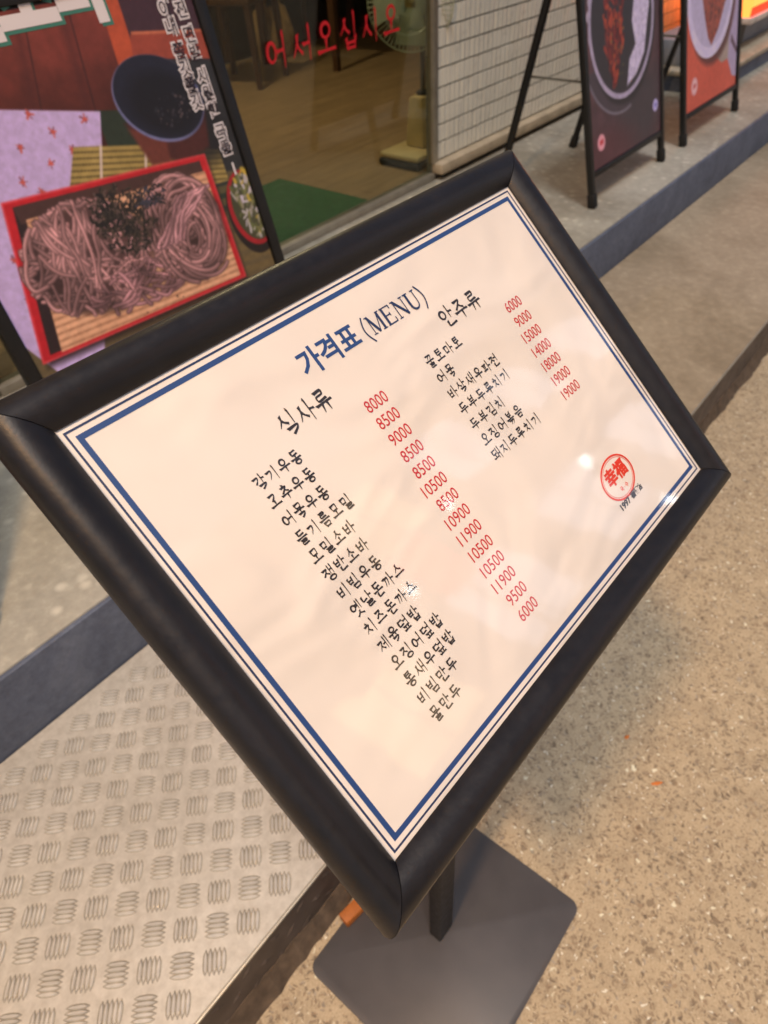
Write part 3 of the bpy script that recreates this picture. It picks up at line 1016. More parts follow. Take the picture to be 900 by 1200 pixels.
    def flow(cx, cy, rx, ry, n, wid, tone, swirl, lo=16, hi_=46):
        for _ in range(n):
            a = r_.uniform(0, 6.28); d = r_.uniform(0, 1) ** .5
            x, y = rx * d * math.cos(a), ry * d * math.sin(a)
            sgn = r_.choice((-1, 1)); mixv = r_.uniform(.55, 1.0); ph = r_.gauss(0, .75); wob = r_.uniform(.02, .09)
            pts = []
            th = None
            for k in range(r_.randint(lo, hi_)):
                want = swirl(x / rx, y / ry) + ph + .35 * math.sin(k * wob * 5 + a)
                if th is None: th = want + (math.pi if sgn < 0 else 0)
                dlt = (want + (math.pi if sgn < 0 else 0) - th + math.pi) % (2 * math.pi) - math.pi
                th += dlt * .3 * mixv + r_.uniform(-.07, .07)
                x += math.cos(th) * 4.5; y += math.sin(th) * 4.5
                e = (x / rx) ** 2 + (y / ry) ** 2
                if e > 1.0:
                    th += .5 * sgn
                if e > 1.2: break
                pts.append(P(cx + x, cy + y))
            if len(pts) > 4: strand(pts, wid * r_.uniform(.85, 1.15), tone)
    tone = (146, 112, 108)
    flow(198, 505, 118, 90, 115, 3.6, tone, lambda x, y: 1.75 + .9 * x - .4 * y)
    flow(290, 425, 118, 38, 52, 3.5, (138, 104, 104), lambda x, y: .1 + .8 * x)
    flow(418, 488, 86, 98, 46, 3.8, tone, lambda x, y: math.atan2(y, x) + 1.57)
    for k in range(26):          # wound loops of the right bundle
        cx, cy = 430 + r_.uniform(-16, 16), 478 + r_.uniform(-18, 18)
        a0 = r_.uniform(0, 6.28); q = r_.uniform(.3, 1.0); e1, e2 = r_.uniform(52, 72), r_.uniform(70, 90); tl = r_.uniform(-.5, .5)
        pts = []
        for t in np.linspace(0, r_.uniform(1.6, 4.2), 26):
            w_ = q * (1 + .06 * t)
            ux, uy = e1 * w_ * math.cos(a0 + t), e2 * w_ * math.sin(a0 + t)
            pts.append(P(cx + ux * math.cos(tl) - uy * math.sin(tl), cy + ux * math.sin(tl) + uy * math.cos(tl)))
        strand(pts, r_.uniform(3.2, 4.8), tone)
    for k in range(16):          # twist rising at the top of the right bundle
        x0_ = r_.uniform(340, 400); pts = [P(x0_ + t * 4.2 + 10 * math.sin(t * .2 + k), 470 + t * 5.0 - t * t * .075 + r_.uniform(-2, 2)) for t in range(0, 24)]
        strand(pts, 3.6, (162, 124, 124))
    # light and shade over the mounds, then a slight softening as in a printed photo
    ng = cv.nz(46, 77, 2)
    mm = np.clip(cv.ell(*P(205, 500), 128, 100, -.1, 8) + cv.ell(*P(425, 482), 96, 108, .2, 8) + cv.ell(*P(290, 425), 122, 42, 0, 8), 0, 1)[..., None]
    lit = .70 + .42 * np.clip((ng - .28) / .5, 0, 1)[..., None] * (.72 + .4 * np.clip((V - 380) / 220, 0, 1))[..., None]
    cv.img = cv.img * (1 - mm) + np.clip(cv.img * lit, 0, 1) * mm
    sm = cv.img.copy()
    sm[1:-1, 1:-1] = (cv.img[1:-1, 1:-1] * 2 + cv.img[:-2, 1:-1] + cv.img[2:, 1:-1] + cv.img[1:-1, :-2] + cv.img[1:-1, 2:]) / 6
    cv.img = sm
    # seaweed shreds
    for _ in range(430):
        a, d = r_.uniform(0, 6.28), r_.random() ** .6
        x_, y_ = 282 + 58 * d * math.cos(a) + 24 * r_.random(), 540 + 62 * d * math.sin(a) - 12 * math.cos(a)
        t = r_.uniform(0, 3.14); l_ = r_.uniform(4, 13)
        cv.line([P(x_, y_), P(x_ + l_ * math.cos(t), y_ + l_ * math.sin(t))], r_.uniform(1.0, 2.6), r_.choice([(26, 26, 24), (34, 34, 32), (48, 44, 38), (20, 22, 24), (62, 54, 44), (84, 72, 64)]), .85)
    for _ in range(90):
        x_, y_ = r_.uniform(336, 400), r_.uniform(548, 582)
        cv.line([P(x_, y_), P(x_ + r_.uniform(-8, 8), y_ + r_.uniform(-6, 6))], 1.8, r_.choice([(28, 30, 34), (52, 56, 68), (40, 38, 36)]), .9)
    for _ in range(260):
        x_, y_ = r_.gauss(300, 44), r_.gauss(462, 36)
        cv.stamp(*P(x_, y_), r_.uniform(1, 2.6), r_.choice([(50, 40, 36), (84, 64, 58), (112, 88, 82)]), .7)
    cv.img *= (0.92 + .16 * n3[..., None]) * np.array([1.06, 1.03, 1.12])
    return cv

def poster_stew(kind):
    cv = Canvas(594, 800, 3.0)
    P = lambda u, v: (u - 18, v - 120)
    X, Y = cv.X, cv.Y
    n1, n2, n3 = cv.nz(160, 21 + kind), cv.nz(44, 22 + kind), cv.nz(14, 23 + kind)
    r_ = random.Random(30 + kind)
    if kind == 0:
        base = np.stack([66 + 40 * n1, 50 + 22 * n1, 56 + 18 * n1], -1) / 255
        cv.img = base * (.75 + .4 * n2[..., None])
        cv.put(cv.ell(*P(420, 250), 190, 130, .3, 90), (58, 56, 60), .8)
        cv.put(cv.ell(*P(120, 150), 260, 90, 0, 60), (86, 46, 52), .6)
        bc = (300, 575); rx, ry = 262, 258
        for q, c_ in ((1.13, (112, 108, 116)), (1.09, (70, 62, 68))):
            cv.put(cv.ell(*P(bc[0] - 24, bc[1] - 16), rx * q, ry * q, 0, 4) * (X < 330) * (Y < 330), c_)
        for (u, v) in ((60, 660), (45, 620), (80, 590), (52, 560)):
            cv.put(cv.ell(*P(u, v), r_.uniform(12, 22), r_.uniform(14, 30), r_.uniform(0, 3), 6), (196, 192, 206), .8)
        for (u, v) in ((70, 760), (120, 800), (40, 720)):
            cv.put(cv.ell(*P(u, v), 46, 34, .4, 8), (110, 30, 34), .9)
        cv.put(cv.ell(*P(bc[0] + 10, bc[1] - 22), rx, ry, 0, 18), (34, 30, 34), .8)
        cv.put(cv.ell(*P(*bc), rx, ry), np.stack([158 + 26 * n2, 152 + 24 * n2, 170 + 26 * n2], -1) / 255)
        cv.put(cv.ell(*P(*bc), rx * .93, ry * .93), (64, 58, 66))
        cv.put(cv.ell(*P(*bc), rx * .90, ry * .90), (52, 48, 52))
        rice = cv.poly([P(355, 830), P(500, 780), P(520, 600), P(470, 440), P(400, 380), P(318, 352), P(345, 440), P(398, 480), P(372, 560), P(402, 660), P(372, 760)], 10)
        cv.put(rice, np.stack([190 + 30 * n3, 184 + 30 * n3, 208 + 26 * n3], -1) / 255)
        for _ in range(500):
            x_, y_ = r_.uniform(330, 520), r_.uniform(350, 820)
            j, i = int((y_ - 120) / 3), int((x_ - 18) / 3)
            if 0 <= j < cv.H and 0 <= i < cv.W and rice[j, i] > .8:
                t = r_.uniform(0, 3.14)
                cv.line([P(x_, y_), P(x_ + 8 * math.cos(t), y_ + 8 * math.sin(t))], 2.4, r_.choice([(226, 222, 238), (206, 200, 220), (168, 162, 184)]), .7)
        for _ in range(330):
            y_ = r_.uniform(370, 830); x_ = 232 + 74 * r_.uniform(-1, 1) * math.sin(min(1, (y_ - 350) / 220) * 1.57) + (y_ - 560) * .06
            t = r_.uniform(.8, 2.3); l_ = r_.uniform(8, 34)
            cv.line([P(x_, y_), P(x_ + l_ * math.cos(t), y_ + l_ * math.sin(t))], r_.uniform(3, 9), r_.choice([(120, 40, 38), (150, 56, 44), (92, 30, 34), (176, 74, 48), (70, 28, 32), (104, 46, 44)]), .8)
        for _ in range(26):
            cv.stamp(*P(r_.uniform(190, 300), r_.uniform(390, 620)), r_.uniform(3, 6), r_.choice([(196, 90, 40), (186, 120, 60), (110, 110, 60)]), .8)
        for (u, v, ra, c1, c2) in ((92, 206, 30, (214, 150, 156), (196, 52, 60)), (566, 230, 24, (178, 172, 214), (120, 116, 186))):
            cv.put(cv.ell(*P(u, v), ra, ra * .98), c1)
            cv.put(cv.ell(*P(u, v), ra * .8, ra * .78), tuple(min(255, c_ + 14) for c_ in c1))
            cv.put(cv.ell(*P(u - ra * .2, v), ra * .26, ra * .34), c2)
            cv.put(cv.ell(*P(u + ra * .3, v + 2), ra * .24, ra * .34), c2)
    else:
        cv.img = np.stack([196 + 18 * n1, 84 + 14 * n1, 62 + 12 * n1], -1) / 255
        cv.put(cv.poly([P(330, 300), P(420, 250), P(640, 260), P(640, 820), P(430, 700)], 6), np.stack([160 + 20 * n2, 146 + 20 * n2, 130 + 18 * n2], -1) / 255)
        cv.put(cv.poly([P(520, 560), P(640, 600), P(640, 150), P(560, 170), P(500, 250)], 5), (178, 166, 188))
        cv.put(cv.poly([P(540, 350), P(620, 270), P(620, 250), P(530, 320)], 5), (96, 70, 84))
        bc = (282, 560); rx, ry = 268, 262
        cv.put(cv.ell(*P(bc[0] + 26, bc[1] - 32), rx, ry, 0, 26), (84, 44, 42), .85)
        cv.put(cv.ell(*P(*bc), rx, ry), np.stack([204 + 20 * n2, 198 + 20 * n2, 224 + 16 * n2], -1) / 255)
        cv.put(cv.ell(*P(bc[0] + 6, bc[1] + 10), rx * .88, ry * .88), (190, 184, 206))
        stew = cv.poly([P(180, 840), P(150, 700), P(170, 560), P(205, 470), P(250, 380), P(290, 345), P(370, 400), P(440, 490), P(500, 600), P(505, 840)], 8)
        cv.put(stew, np.stack([132 + 50 * n2, 68 + 30 * n2, 58 + 22 * n2], -1) / 255)
        for _ in range(520):
            x_, y_ = r_.uniform(150, 500), r_.uniform(350, 830)
            j, i = int((y_ - 120) / 3), int((x_ - 18) / 3)
            if 0 <= j < cv.H and 0 <= i < cv.W and stew[j, i] > .9:
                t = r_.uniform(0, 3.14); l_ = r_.uniform(4, 22)
                cv.line([P(x_, y_), P(x_ + l_ * math.cos(t), y_ + l_ * math.sin(t))], r_.uniform(3, 8), r_.choice([(164, 70, 50), (110, 58, 52), (140, 84, 66), (92, 50, 48), (186, 92, 60)]), .6)
        cv.put(cv.ell(*P(270, 640), 18, 24, .4), (206, 200, 216), .9)
        cv.put(cv.ell(*P(104, 214), 34, 36), (228, 176, 172))
        cv.put(cv.ell(*P(104, 214), 24, 25), (236, 196, 190))
        cv.put(cv.ell(*P(98, 214), 8, 12), (196, 70, 70))
        cv.put(cv.ell(*P(114, 217), 7, 10), (196, 70, 70))
    cv.img *= (0.94 + .12 * n3[..., None]) * np.array([1.06, 1.04, 1.12])
    return cv

M_print, nt, b = new_mat('poster_print')
at = nt.nodes.new('ShaderNodeAttribute')
at.attribute_name = 'Col'
nt.links.new(at.outputs['Color'], b.inputs['Base Color'])
b.inputs['Roughness'].default_value = 0.42
b.inputs['Coat Weight'].default_value = 0.12
b.inputs['Coat Roughness'].default_value = 0.3

def canvas_obj(name, cv, parent):
    H, W, px = cv.H, cv.W, cv.px / 1000
    co = np.zeros((H * W, 3), np.float32)
    co[:, 0] = cv.X.ravel() / 1000
    co[:, 2] = cv.Y.ravel() / 1000
    idx = np.arange(H * W).reshape(H, W)
    q = np.stack([idx[:-1, :-1], idx[:-1, 1:], idx[1:, 1:], idx[1:, :-1]], -1).reshape(-1, 4)
    me = bpy.data.meshes.new(name)
    me.vertices.add(len(co)); me.vertices.foreach_set('co', co.ravel())
    me.loops.add(q.size); me.loops.foreach_set('vertex_index', q.ravel().astype(np.int32))
    me.polygons.add(len(q)); me.polygons.foreach_set('loop_start', (np.arange(len(q)) * 4).astype(np.int32))
    me.update(calc_edges=True)
    ca = me.color_attributes.new('Col', 'FLOAT_COLOR', 'POINT')
    rgba = np.ones((H * W, 4), np.float32)
    rgba[:, :3] = lin(np.clip(cv.img, 0, 1)).reshape(-1, 3)
    ca.data.foreach_set('color', rgba.ravel())
    me.materials.append(M_print)
    o = bpy.data.objects.new(name, me)
    COL.objects.link(o)
    o.parent = parent
    return o

LEAN = 0.235
APEX_H, FOOT_D = 0.885, 0.416       # apex height, foot spacing front to back
SL = math.hypot(APEX_H, FOOT_D / 2)
def a_frame(name, label, x0, wid, cv, y0=1.134, yaw=0.0, group=None):
    t = thing(name, label, 'sign', (x0, y0, LEDGE_Z), yaw, group)
    # front leaf, local frame: x across, z along the slope
    ang = math.atan2(FOOT_D / 2, APEX_H)
    F = Matrix.Rotation(-ang, 4, 'X')
    B = Matrix.Translation((0, FOOT_D, 0)) @ Matrix.Rotation(ang, 4, 'X')
    for M_, nm in ((F, 'front'), (B, 'rear')):
        for x in (0.0, wid):
            o = MB().box(x - 0.013, x + 0.013, -0.011, 0.011, 0.024, SL).build('leg', M_blackpost, t, bevel=0.003)
            o.matrix_local = M_
            o = MB().box(x - 0.0155, x + 0.0155, -0.0145, 0.0145, 0.001, 0.05).build('rubber_foot', M_rubber, t, bevel=0.004)
            o.matrix_local = M_ @ Matrix.Translation((0, 0, 0.0))
        for z in ((0.112, SL - 0.013) if nm == 'front' else (SL - 0.013,)):
            o = MB().box(0.0135, wid - 0.0135, -0.0095, 0.0095, z - 0.011, z + 0.011).build('cross_rail', M_blackpost, t, bevel=0.002)
            o.matrix_local = M_
    for x in (0.0, wid):             # stay bars
        z = 0.40
        ya = LEAN * z
        o = MB().tube([(x + 0.016 * (1 if x == 0 else -1), ya, z), (x + 0.016 * (1 if x == 0 else -1), FOOT_D - ya, z)], 0.0045, 6).build('stay_bar', M_steel, t, smooth=True)
    bk = MB().box(0.0135, wid - 0.0135, -0.003, 0.004, 0.124, SL - 0.026).build('backing_board', M_blackpost, t)
    bk.matrix_local = F
    pr = canvas_obj('poster', cv, t)
    pr.matrix_local = F @ Matrix.Translation((0.5 * (wid - 0.594), -0.0045, 0.122)) @ Matrix.Diagonal((1, 1, (SL - 0.15) / 0.8, 1))
    return t, F, pr

M_rubber = worn('black_rubber', L(20, 20, 21), 0.75, 0, 0.2, 40, 0.2)
M_steel = worn('grey_steel', L(118, 116, 108), 0.4, 0.7, 0.2, 30, 0.1)
cvS = poster_soba()
soba, Fs, prS = a_frame('a_frame_sign', 'black A-frame sign with a cold soba noodle poster in a red tray', 0.425, 0.625, cvS)
cv0 = poster_stew(0)
a_frame('a_frame_sign', 'black A-frame sign with a dark poster of rice and red stew in a bowl', 2.566, 0.622, cv0)
cv1 = poster_stew(1)
a_frame('a_frame_sign', 'black A-frame sign with an orange poster of curry in a white bowl', 3.424, 0.645, cv1)
# the sign beyond the left edge: only its corner foot shows
cvb = Canvas(594, 800, 12.0)
cvb.img[:] = np.array([70, 42, 40]) / 255 * (0.8 + .4 * cvb.nz(90, 3)[..., None])
a_frame('a_frame_sign', 'black A-frame sign showing only its foot beside the noodle sign', -0.50, 0.625, cvb, 1.115)

# printed words on the soba poster
M_white = flat('white_print', L(214, 212, 222), 0.45)
M_teal = flat('teal_print', L(60, 122, 112), 0.45)
M_darkp = flat('dark_print', L(52, 44, 56), 0.45)
rotU = (R(90), 0, 0)
def pword(name, text, size, u, v, mat, dy, offset=0.0, sx=1.0):
    """u, v in mm measured on the sign leaf"""
    return font_obj(name, text, size, mat, soba, (0, 0, 0), sx, offset)
def place(o, u, v, dy):
    o.matrix_local = Fs @ Matrix.Translation((u / 1000, -0.0045 - dy, v / 1000)) @ Matrix.Rotation(R(90), 4, 'X')
sz = 0.116
for txt, u in (('모', 20), ('밀', 125), ('소', 226), ('바', 330)):
    for mat, du, dv, dy, off in ((M_teal, 5, -5, 0.0006, 0.0066), (M_white, 0, 0, 0.0012, 0.0062)):
        o = font_obj('poster_title', txt, sz, mat, soba, (0, 0, 0), 1.0, off)
        place(o, u + du, 856 + dv, dy)
for word, u0, v0, stp, s_ in (('진 면발 시원한 국물', 565, 852, 29.6, 0.030), ('아내 쫄깃쫄깃', 530, 858, 28.6, 0.030)):
    v = v0
    for ch in word:
        if ch == ' ':
            v -= 10.5
            continue
        for mat, dy, off in ((M_white, 0.0006, 0.0036), (M_darkp, 0.0012, 0.0002)):
            o = font_obj('poster_text', ch, s_, mat, soba, (0, 0, 0), 1.0, off)
            place(o, u0, v - 26, dy)
        v -= stp
o = MB().box(-0.0025, 0.0025, -0.0004, 0.0, -0.024, 0.0).build('poster_text', M_white, soba)
o.matrix_local = Fs @ Matrix.Translation((0.582, -0.0052, 0.568))

# ------------------------------------------------------------------ shop building
shop = thing('shop_building', 'restaurant front with plate glass, pale stacked tiles and red greeting letters', 'building', (2.5, WALL_Y, 0.0))
def sp(mb, name, mat, parent=None, **k):
    o = mb.build(name, mat, None, **k)
    o.parent = parent or shop
    if parent is None:
        o.matrix_local = Matrix.Translation((-2.5, -WALL_Y, 0))
    return o
M_tile = worn('pale_wall_tile', L(228, 229, 220), 0.3, 0, 0.07, 5, 0.03)
M_tile_glow = worn('glow_tinted_tile', L(226, 172, 122), 0.35, 0, 0.1, 5, 0.03)  # wall tile with the light box's orange glow put into its colour
M_grout = worn('tile_grout', L(124, 126, 118), 0.8, 0, 0.25, 40, 0.3)
M_sill = worn('beige_sill_stone', L(176, 164, 142), 0.6, 0, 0.25, 14, 0.25)
M_dark = worn('dark_recess', L(52, 46, 40), 0.8, 0, 0.4, 10, 0.3)
M_frame = worn('shopfront_aluminium', L(164, 160, 150), 0.38, 0.6, 0.2, 18, 0.1)
M_plaster = worn('plaster', L(170, 160, 146), 0.8, 0, 0.2, 5, 0.2)

def wood_floor():
    m, nt, b = new_mat('wood_floor')
    v = objvec(nt, (1.2, 7, 1))
    n1 = noise(nt, 2.2, 6, 0.6, v, 0.6)
    c = ramp(nt, n1, [(0.3, L(146, 122, 92)), (0.7, L(174, 148, 114))])
    br = nt.nodes.new('ShaderNodeTexBrick')
    br.inputs['Scale'].default_value = 1.0
    br.inputs['Brick Width'].default_value = 0.9
    br.inputs['Row Height'].default_value = 0.12
    br.inputs['Mortar Size'].default_value = 0.003
    br.inputs['Color1'].default_value = (1, 1, 1, 1); br.inputs['Color2'].default_value = (.9, .9, .9, 1); br.inputs['Mortar'].default_value = (.66, .62, .58, 1)
    nt.links.new(objvec(nt), br.inputs['Vector'])
    c = mixc(nt, 1.0, c, br.outputs[0], 'MULTIPLY')
    nt.links.new(c, b.inputs['Base Color'])
    b.inputs['Roughness'].default_value = 0.3
    return m
M_floor = wood_floor()
FLOOR_Z = 0.332
sp(MB().box(-4, 8.5, WALL_Y + 0.02, 6.6, 0.0, FLOOR_Z), 'shop_floor', M_floor)
sp(MB().box(-4, 8.5, 6.6, 6.75, 0.0, 3.1), 'rear_wall', M_plaster)
sp(MB().box(-4.1, -4, WALL_Y + .02, 6.75, 0.0, 3.1), 'side_wall', M_plaster)
sp(MB().box(8.5, 8.6, WALL_Y + .02, 6.75, 0.0, 3.1), 'side_wall', M_plaster)
sp(MB().box(-4.1, 8.6, WALL_Y - 0.0, 6.75, 3.1, 3.3), 'ceiling', M_plaster)
sp(MB().box(-4.1, 8.6, WALL_Y, WALL_Y + 0.14, 2.5, 3.1), 'lintel', M_plaster)
# tiled pier beside the glass
TX0, TX1, TZ0, TZ1 = 2.556, 8.5, 0.392, 2.5
sp(MB().box(2.528, TX1, WALL_Y + 0.004, WALL_Y + 0.03, LEDGE_Z, TZ1), 'tiled_pier', M_grout)
sp(MB().box(2.524, 2.553, WALL_Y - 0.012, WALL_Y + 0.02, 0.385, TZ1), 'corner_trim', M_frame, bevel=0.002)
sp(MB().box(2.528, TX1, WALL_Y - 0.05, WALL_Y + 0.003, 0.347, 0.388), 'wall_sill', M_sill, bevel=0.005)
sp(MB().box(2.528, TX1, WALL_Y - 0.014, WALL_Y + 0.003, LEDGE_Z - 0.002, 0.346), 'sill_recess', M_dark)
mbo = MB()
mbw = MB()
tw, th = 0.034, 0.066
rows = int((TZ1 - TZ0) / th)
for j in range(rows):
    z = TZ0 + j * th
    x = TX0 + 0.002
    while x < 5.9:
        dy = random.uniform(-0.0012, 0.0012)
        tl = random.uniform(-0.0012, 0.0012)
        x1 = x + tw - 0.0048
        z1 = z + th - 0.0045
        y0, y1 = WALL_Y - 0.0035 + dy - tl, WALL_Y - 0.0035 + dy + tl
        yb = WALL_Y + 0.006
        e = 0.002
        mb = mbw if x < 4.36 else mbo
        n = len(mb.v)
        mb.v += [(x, yb, z), (x1, yb, z), (x1, yb, z1), (x, yb, z1), (x + e, y0, z + e), (x1 - e, y1, z + e), (x1 - e, y1, z1 - e), (x + e, y0, z1 - e)]
        for f in ((4, 5, 6, 7), (0, 1, 5, 4), (1, 2, 6, 5), (2, 3, 7, 6), (3, 0, 4, 7)):
            mb.f.append([n + i for i in f])
        x += tw
o = sp(mbo, 'glow_tinted_tiles', M_tile_glow)
tag(o, kind='stuff')
o = sp(mbw, 'wall_tiles', M_tile)
tag(o, kind='stuff')
# glass front
M_glass, nt, b = new_mat('shop_glass')
for n_ in list(nt.nodes):
    if n_.type == 'BSDF_PRINCIPLED': nt.nodes.remove(n_)
out = [n_ for n_ in nt.nodes if n_.type == 'OUTPUT_MATERIAL'][0]
tr = nt.nodes.new('ShaderNodeBsdfTransparent'); tr.inputs[0].default_value = (0.80, 0.84, 0.80, 1)
gl = nt.nodes.new('ShaderNodeBsdfGlossy'); gl.inputs['Roughness'].default_value = 0.01
fr = schlick(nt)
mx = nt.nodes.new('ShaderNodeMixShader')
nt.links.new(fr, mx.inputs[0]); nt.links.new(tr.outputs[0], mx.inputs[1]); nt.links.new(gl.outputs[0], mx.inputs[2])
nt.links.new(mx.outputs[0], out.inputs['Surface'])
pane = None
for a, b_ in ((0.55, 2.522), (-1.5, 0.5), (-3.9, -1.55)):
    g_ = sp(MB().box(a, b_, WALL_Y + 0.004, WALL_Y + 0.010, 0.352, 2.5), 'glass_pane', M_glass)
    if pane is None: pane = g_
    sp(MB().box(a, b_, WALL_Y - 0.018, WALL_Y + 0.03, LEDGE_Z - 0.002, 0.351), 'threshold', M_frame, bevel=0.003)
sp(MB().box(0.502, 0.548, WALL_Y - 0.015, WALL_Y + 0.03, LEDGE_Z, 2.5), 'glass_mullion', M_frame, bevel=0.003)
sp(MB().box(-1.548, -1.502, WALL_Y - 0.015, WALL_Y + 0.03, LEDGE_Z, 2.5), 'glass_mullion', M_frame, bevel=0.003)
# red brush letters on the glass
M_redg = flat('red_vinyl', L(206, 26, 42), 0.5)
x = 1.672
for ch in '어서오십시오':
    mb = brush_text(ch, 0.112, 0.092, 0.0105, 0.02, 0, 0.0001, 0.8)
    o = mb.build('glass_letter', M_redg, pane)
    o.matrix_local = Matrix.Translation((x, WALL_Y - 0.001, 0.915)) @ Matrix.Rotation(R(90), 4, 'X')
    x += 0.112

# ------------------------------------------------------------------ things inside the shop
M_cream = worn('aged_cream_plastic', L(206, 188, 140), 0.45, 0, 0.12, 12, 0.05)
M_darkbase = worn('dark_fan_base', L(48, 50, 52), 0.5)
M_wire = flat('fan_guard_wire', L(178, 184, 160), 0.35)
fan = thing('standing_fan', 'aged cream pedestal fan with a square base behind the glass', 'fan', (2.73, 2.05, FLOOR_Z), R(0))
MB().box(-0.19, 0.17, -0.11, 0.11, 0.001, 0.032).build('base', M_darkbase, fan, bevel=0.012)
MB().box(-0.185, 0.165, -0.105, 0.105, 0.0325, 0.056).build('base_cover', M_cream, fan, bevel=0.01)
MB().loft([[(-0.07, -0.05, .056), (0.07, -0.05, .056), (0.07, 0.05, .056), (-0.07, 0.05, .056)], [(-0.055, -0.036, .25), (0.05, -0.036, .25), (0.05, 0.036, .25), (-0.055, 0.036, .25)]]).build('column', M_cream, fan, bevel=0.012)
MB().lathe([(0.028, 0.247), (0.028, 0.262), (0.02, 0.266)], 16).build('collar', M_darkbase, fan, smooth=True)
MB().tube([(0, 0, 0.26), (0, 0, 0.47)], 0.011, 10).build('pole', M_steel, fan, smooth=True)
MB().loft([[(-0.03, -0.03, .43), (0.03, -0.03, .43), (0.03, 0.03, .43), (-0.03, 0.03, .43)], [(-0.036, -0.036, .52), (0.036, -0.036, .52), (0.036, 0.036, .52), (-0.036, 0.036, .52)]]).build('neck', M_cream, fan, bevel=0.01)
HD = Matrix.Translation((-0.03, 0, 0.60)) @ Matrix.Rotation(R(28), 4, 'Z') @ Matrix.Rotation(R(-90), 4, 'Y')
MB().lathe([(0.03, -0.12), (0.06, -0.11), (0.072, -0.04), (0.072, 0.04), (0.05, 0.07), (0.012, 0.08), (0.012, 0.13)], 20, HD).build('motor', M_cream, fan, smooth=True)
MB().tube([(0.06, -0.03, 0.50), (0.12, -0.05, 0.50)], [0.022, 0.026], 10).build('tilt_knob', M_cream, fan, smooth=True)
gb = MB()
GR = 0.165
for k in range(60):
    a = 2 * math.pi * k / 60
    pts = [HD @ Vector((r_ * math.cos(a), r_ * math.sin(a), z_)) for r_, z_ in ((0.03, 0.22), (0.10, 0.215), (GR, 0.165), (GR, 0.155), (0.10, 0.10), (0.04, 0.085))]
    gb.tube(pts, 0.0014, 4)
for r_, z_ in ((GR, 0.16), (0.10, 0.216), (0.04, 0.22), (0.10, 0.10)):
    gb.tube([HD @ Vector((r_ * math.cos(t), r_ * math.sin(t), z_)) for t in np.linspace(0, 2 * math.pi, 40)], 0.0025 if r_ == GR else 0.0016, 5, False)
gb.build('guard', M_wire, fan, smooth=True)
for k in range(4):
    bl = MB()
    a = k * math.pi / 2
    rows_ = []
    for r_ in (0.025, 0.07, 0.11, 0.145):
        w_ = 0.03 + 0.045 * (r_ / 0.145)
        rows_.append([HD @ (Matrix.Rotation(a, 3, 'Z') @ Vector((r_, s_ * w_, 0.14 + s_ * w_ * 0.35 + d_))) for s_, d_ in ((-1, 0), (1, 0), (1, .0015), (-1, .0015))])
    bl.loft(rows_).build('blade', flat('fan_blade', L(176, 184, 160), 0.3) if k == 0 else MATS['fan_blade'], fan, smooth=True)

M_mat = worn('green_mat_pile', L(34, 92, 48), 0.95, 0, 0.35, 60, 1.0)
mat_o = MB().box(1.02, 2.16, 1.885, 2.40, FLOOR_Z + 0.0005, FLOOR_Z + 0.012).build('door_mat', M_mat, bevel=0.004)
tag(mat_o, 'green pile door mat on the wooden floor inside the glass', 'mat')

M_wd = worn('dark_stained_wood', L(74, 50, 34), 0.45, 0, 0.35, 8, 0.1)
M_cushb = worn('blue_cushion', L(38, 60, 108), 0.8)
M_cusho = worn('orange_cushion', L(186, 92, 40), 0.8)
def table(label, x, y, rz=0, w=1.1, d=0.7):
    t = thing('dining_table', label, 'table', (x, y, FLOOR_Z), rz, 'dark wood dining tables inside the shop')
    MB().box(-w / 2, w / 2, -d / 2, d / 2, 0.70, 0.74).build('table_top', M_wd, t, bevel=0.006)
    for sx in (-1, 1):
        for sy in (-1, 1):
            a, b2 = sx * (w / 2 - 0.06), sy * (d / 2 - 0.06)
            MB().loft([[(a * 1.04 - .018, b2 * 1.04 - .018, .001), (a * 1.04 + .018, b2 * 1.04 - .018, .001), (a * 1.04 + .018, b2 * 1.04 + .018, .001), (a * 1.04 - .018, b2 * 1.04 + .018, .001)],
                       [(a - .026, b2 - .026, .70), (a + .026, b2 - .026, .70), (a + .026, b2 + .026, .70), (a - .026, b2 + .026, .70)]]).build('leg', M_wd, t)
    MB().box(-w / 2 + .06, w / 2 - .06, -d / 2 + .04, -d / 2 + .06, 0.62, 0.70).build('apron', M_wd, t)
    MB().box(-w / 2 + .06, w / 2 - .06, d / 2 - .06, d / 2 - .04, 0.62, 0.70).build('apron', M_wd, t)
    return t
def chair(label, x, y, rz, seat_mat):
    t = thing('dining_chair', label, 'chair', (x, y, FLOOR_Z), rz)
    MB().box(-.2, .2, -.2, .2, .42, .455).build('seat_frame', M_wd, t, bevel=.006)
    MB().box(-.19, .19, -.19, .19, .4555, .495).build('seat_cushion', seat_mat, t, bevel=.014)
    for sx in (-1, 1):
        for sy in (-1, 1):
            top = 0.88 if sy > 0 else 0.42
            a = sx * .175
            MB().loft([[(a * 1.08 - .014, sy * .19 - .014, .001), (a * 1.08 + .014, sy * .19 - .014, .001), (a * 1.08 + .014, sy * .19 + .014, .001), (a * 1.08 - .014, sy * .19 + .014, .001)],
                       [(a - .018, sy * .178 - .018, .42), (a + .018, sy * .178 - .018, .42), (a + .018, sy * .178 + .018, .42), (a - .018, sy * .178 + .018, .42)]]).build('leg', M_wd, t)
            if sy > 0:
                MB().loft([[(a - .017, .165, .421), (a + .017, .165, .421), (a + .017, .195, .421), (a - .017, .195, .421)], [(a - .014, .215, .88), (a + .014, .215, .88), (a + .014, .24, .88), (a - .014, .24, .88)]]).build('back_post', M_wd, t)
    for z in (.60, .72, .84):
        yy = .18 + (z - .42) / .46 * .05
        MB().box(-.158, .158, yy - .008, yy + .008, z - .03, z + .03).build('back_slat', M_wd, t, bevel=.003)
    return t
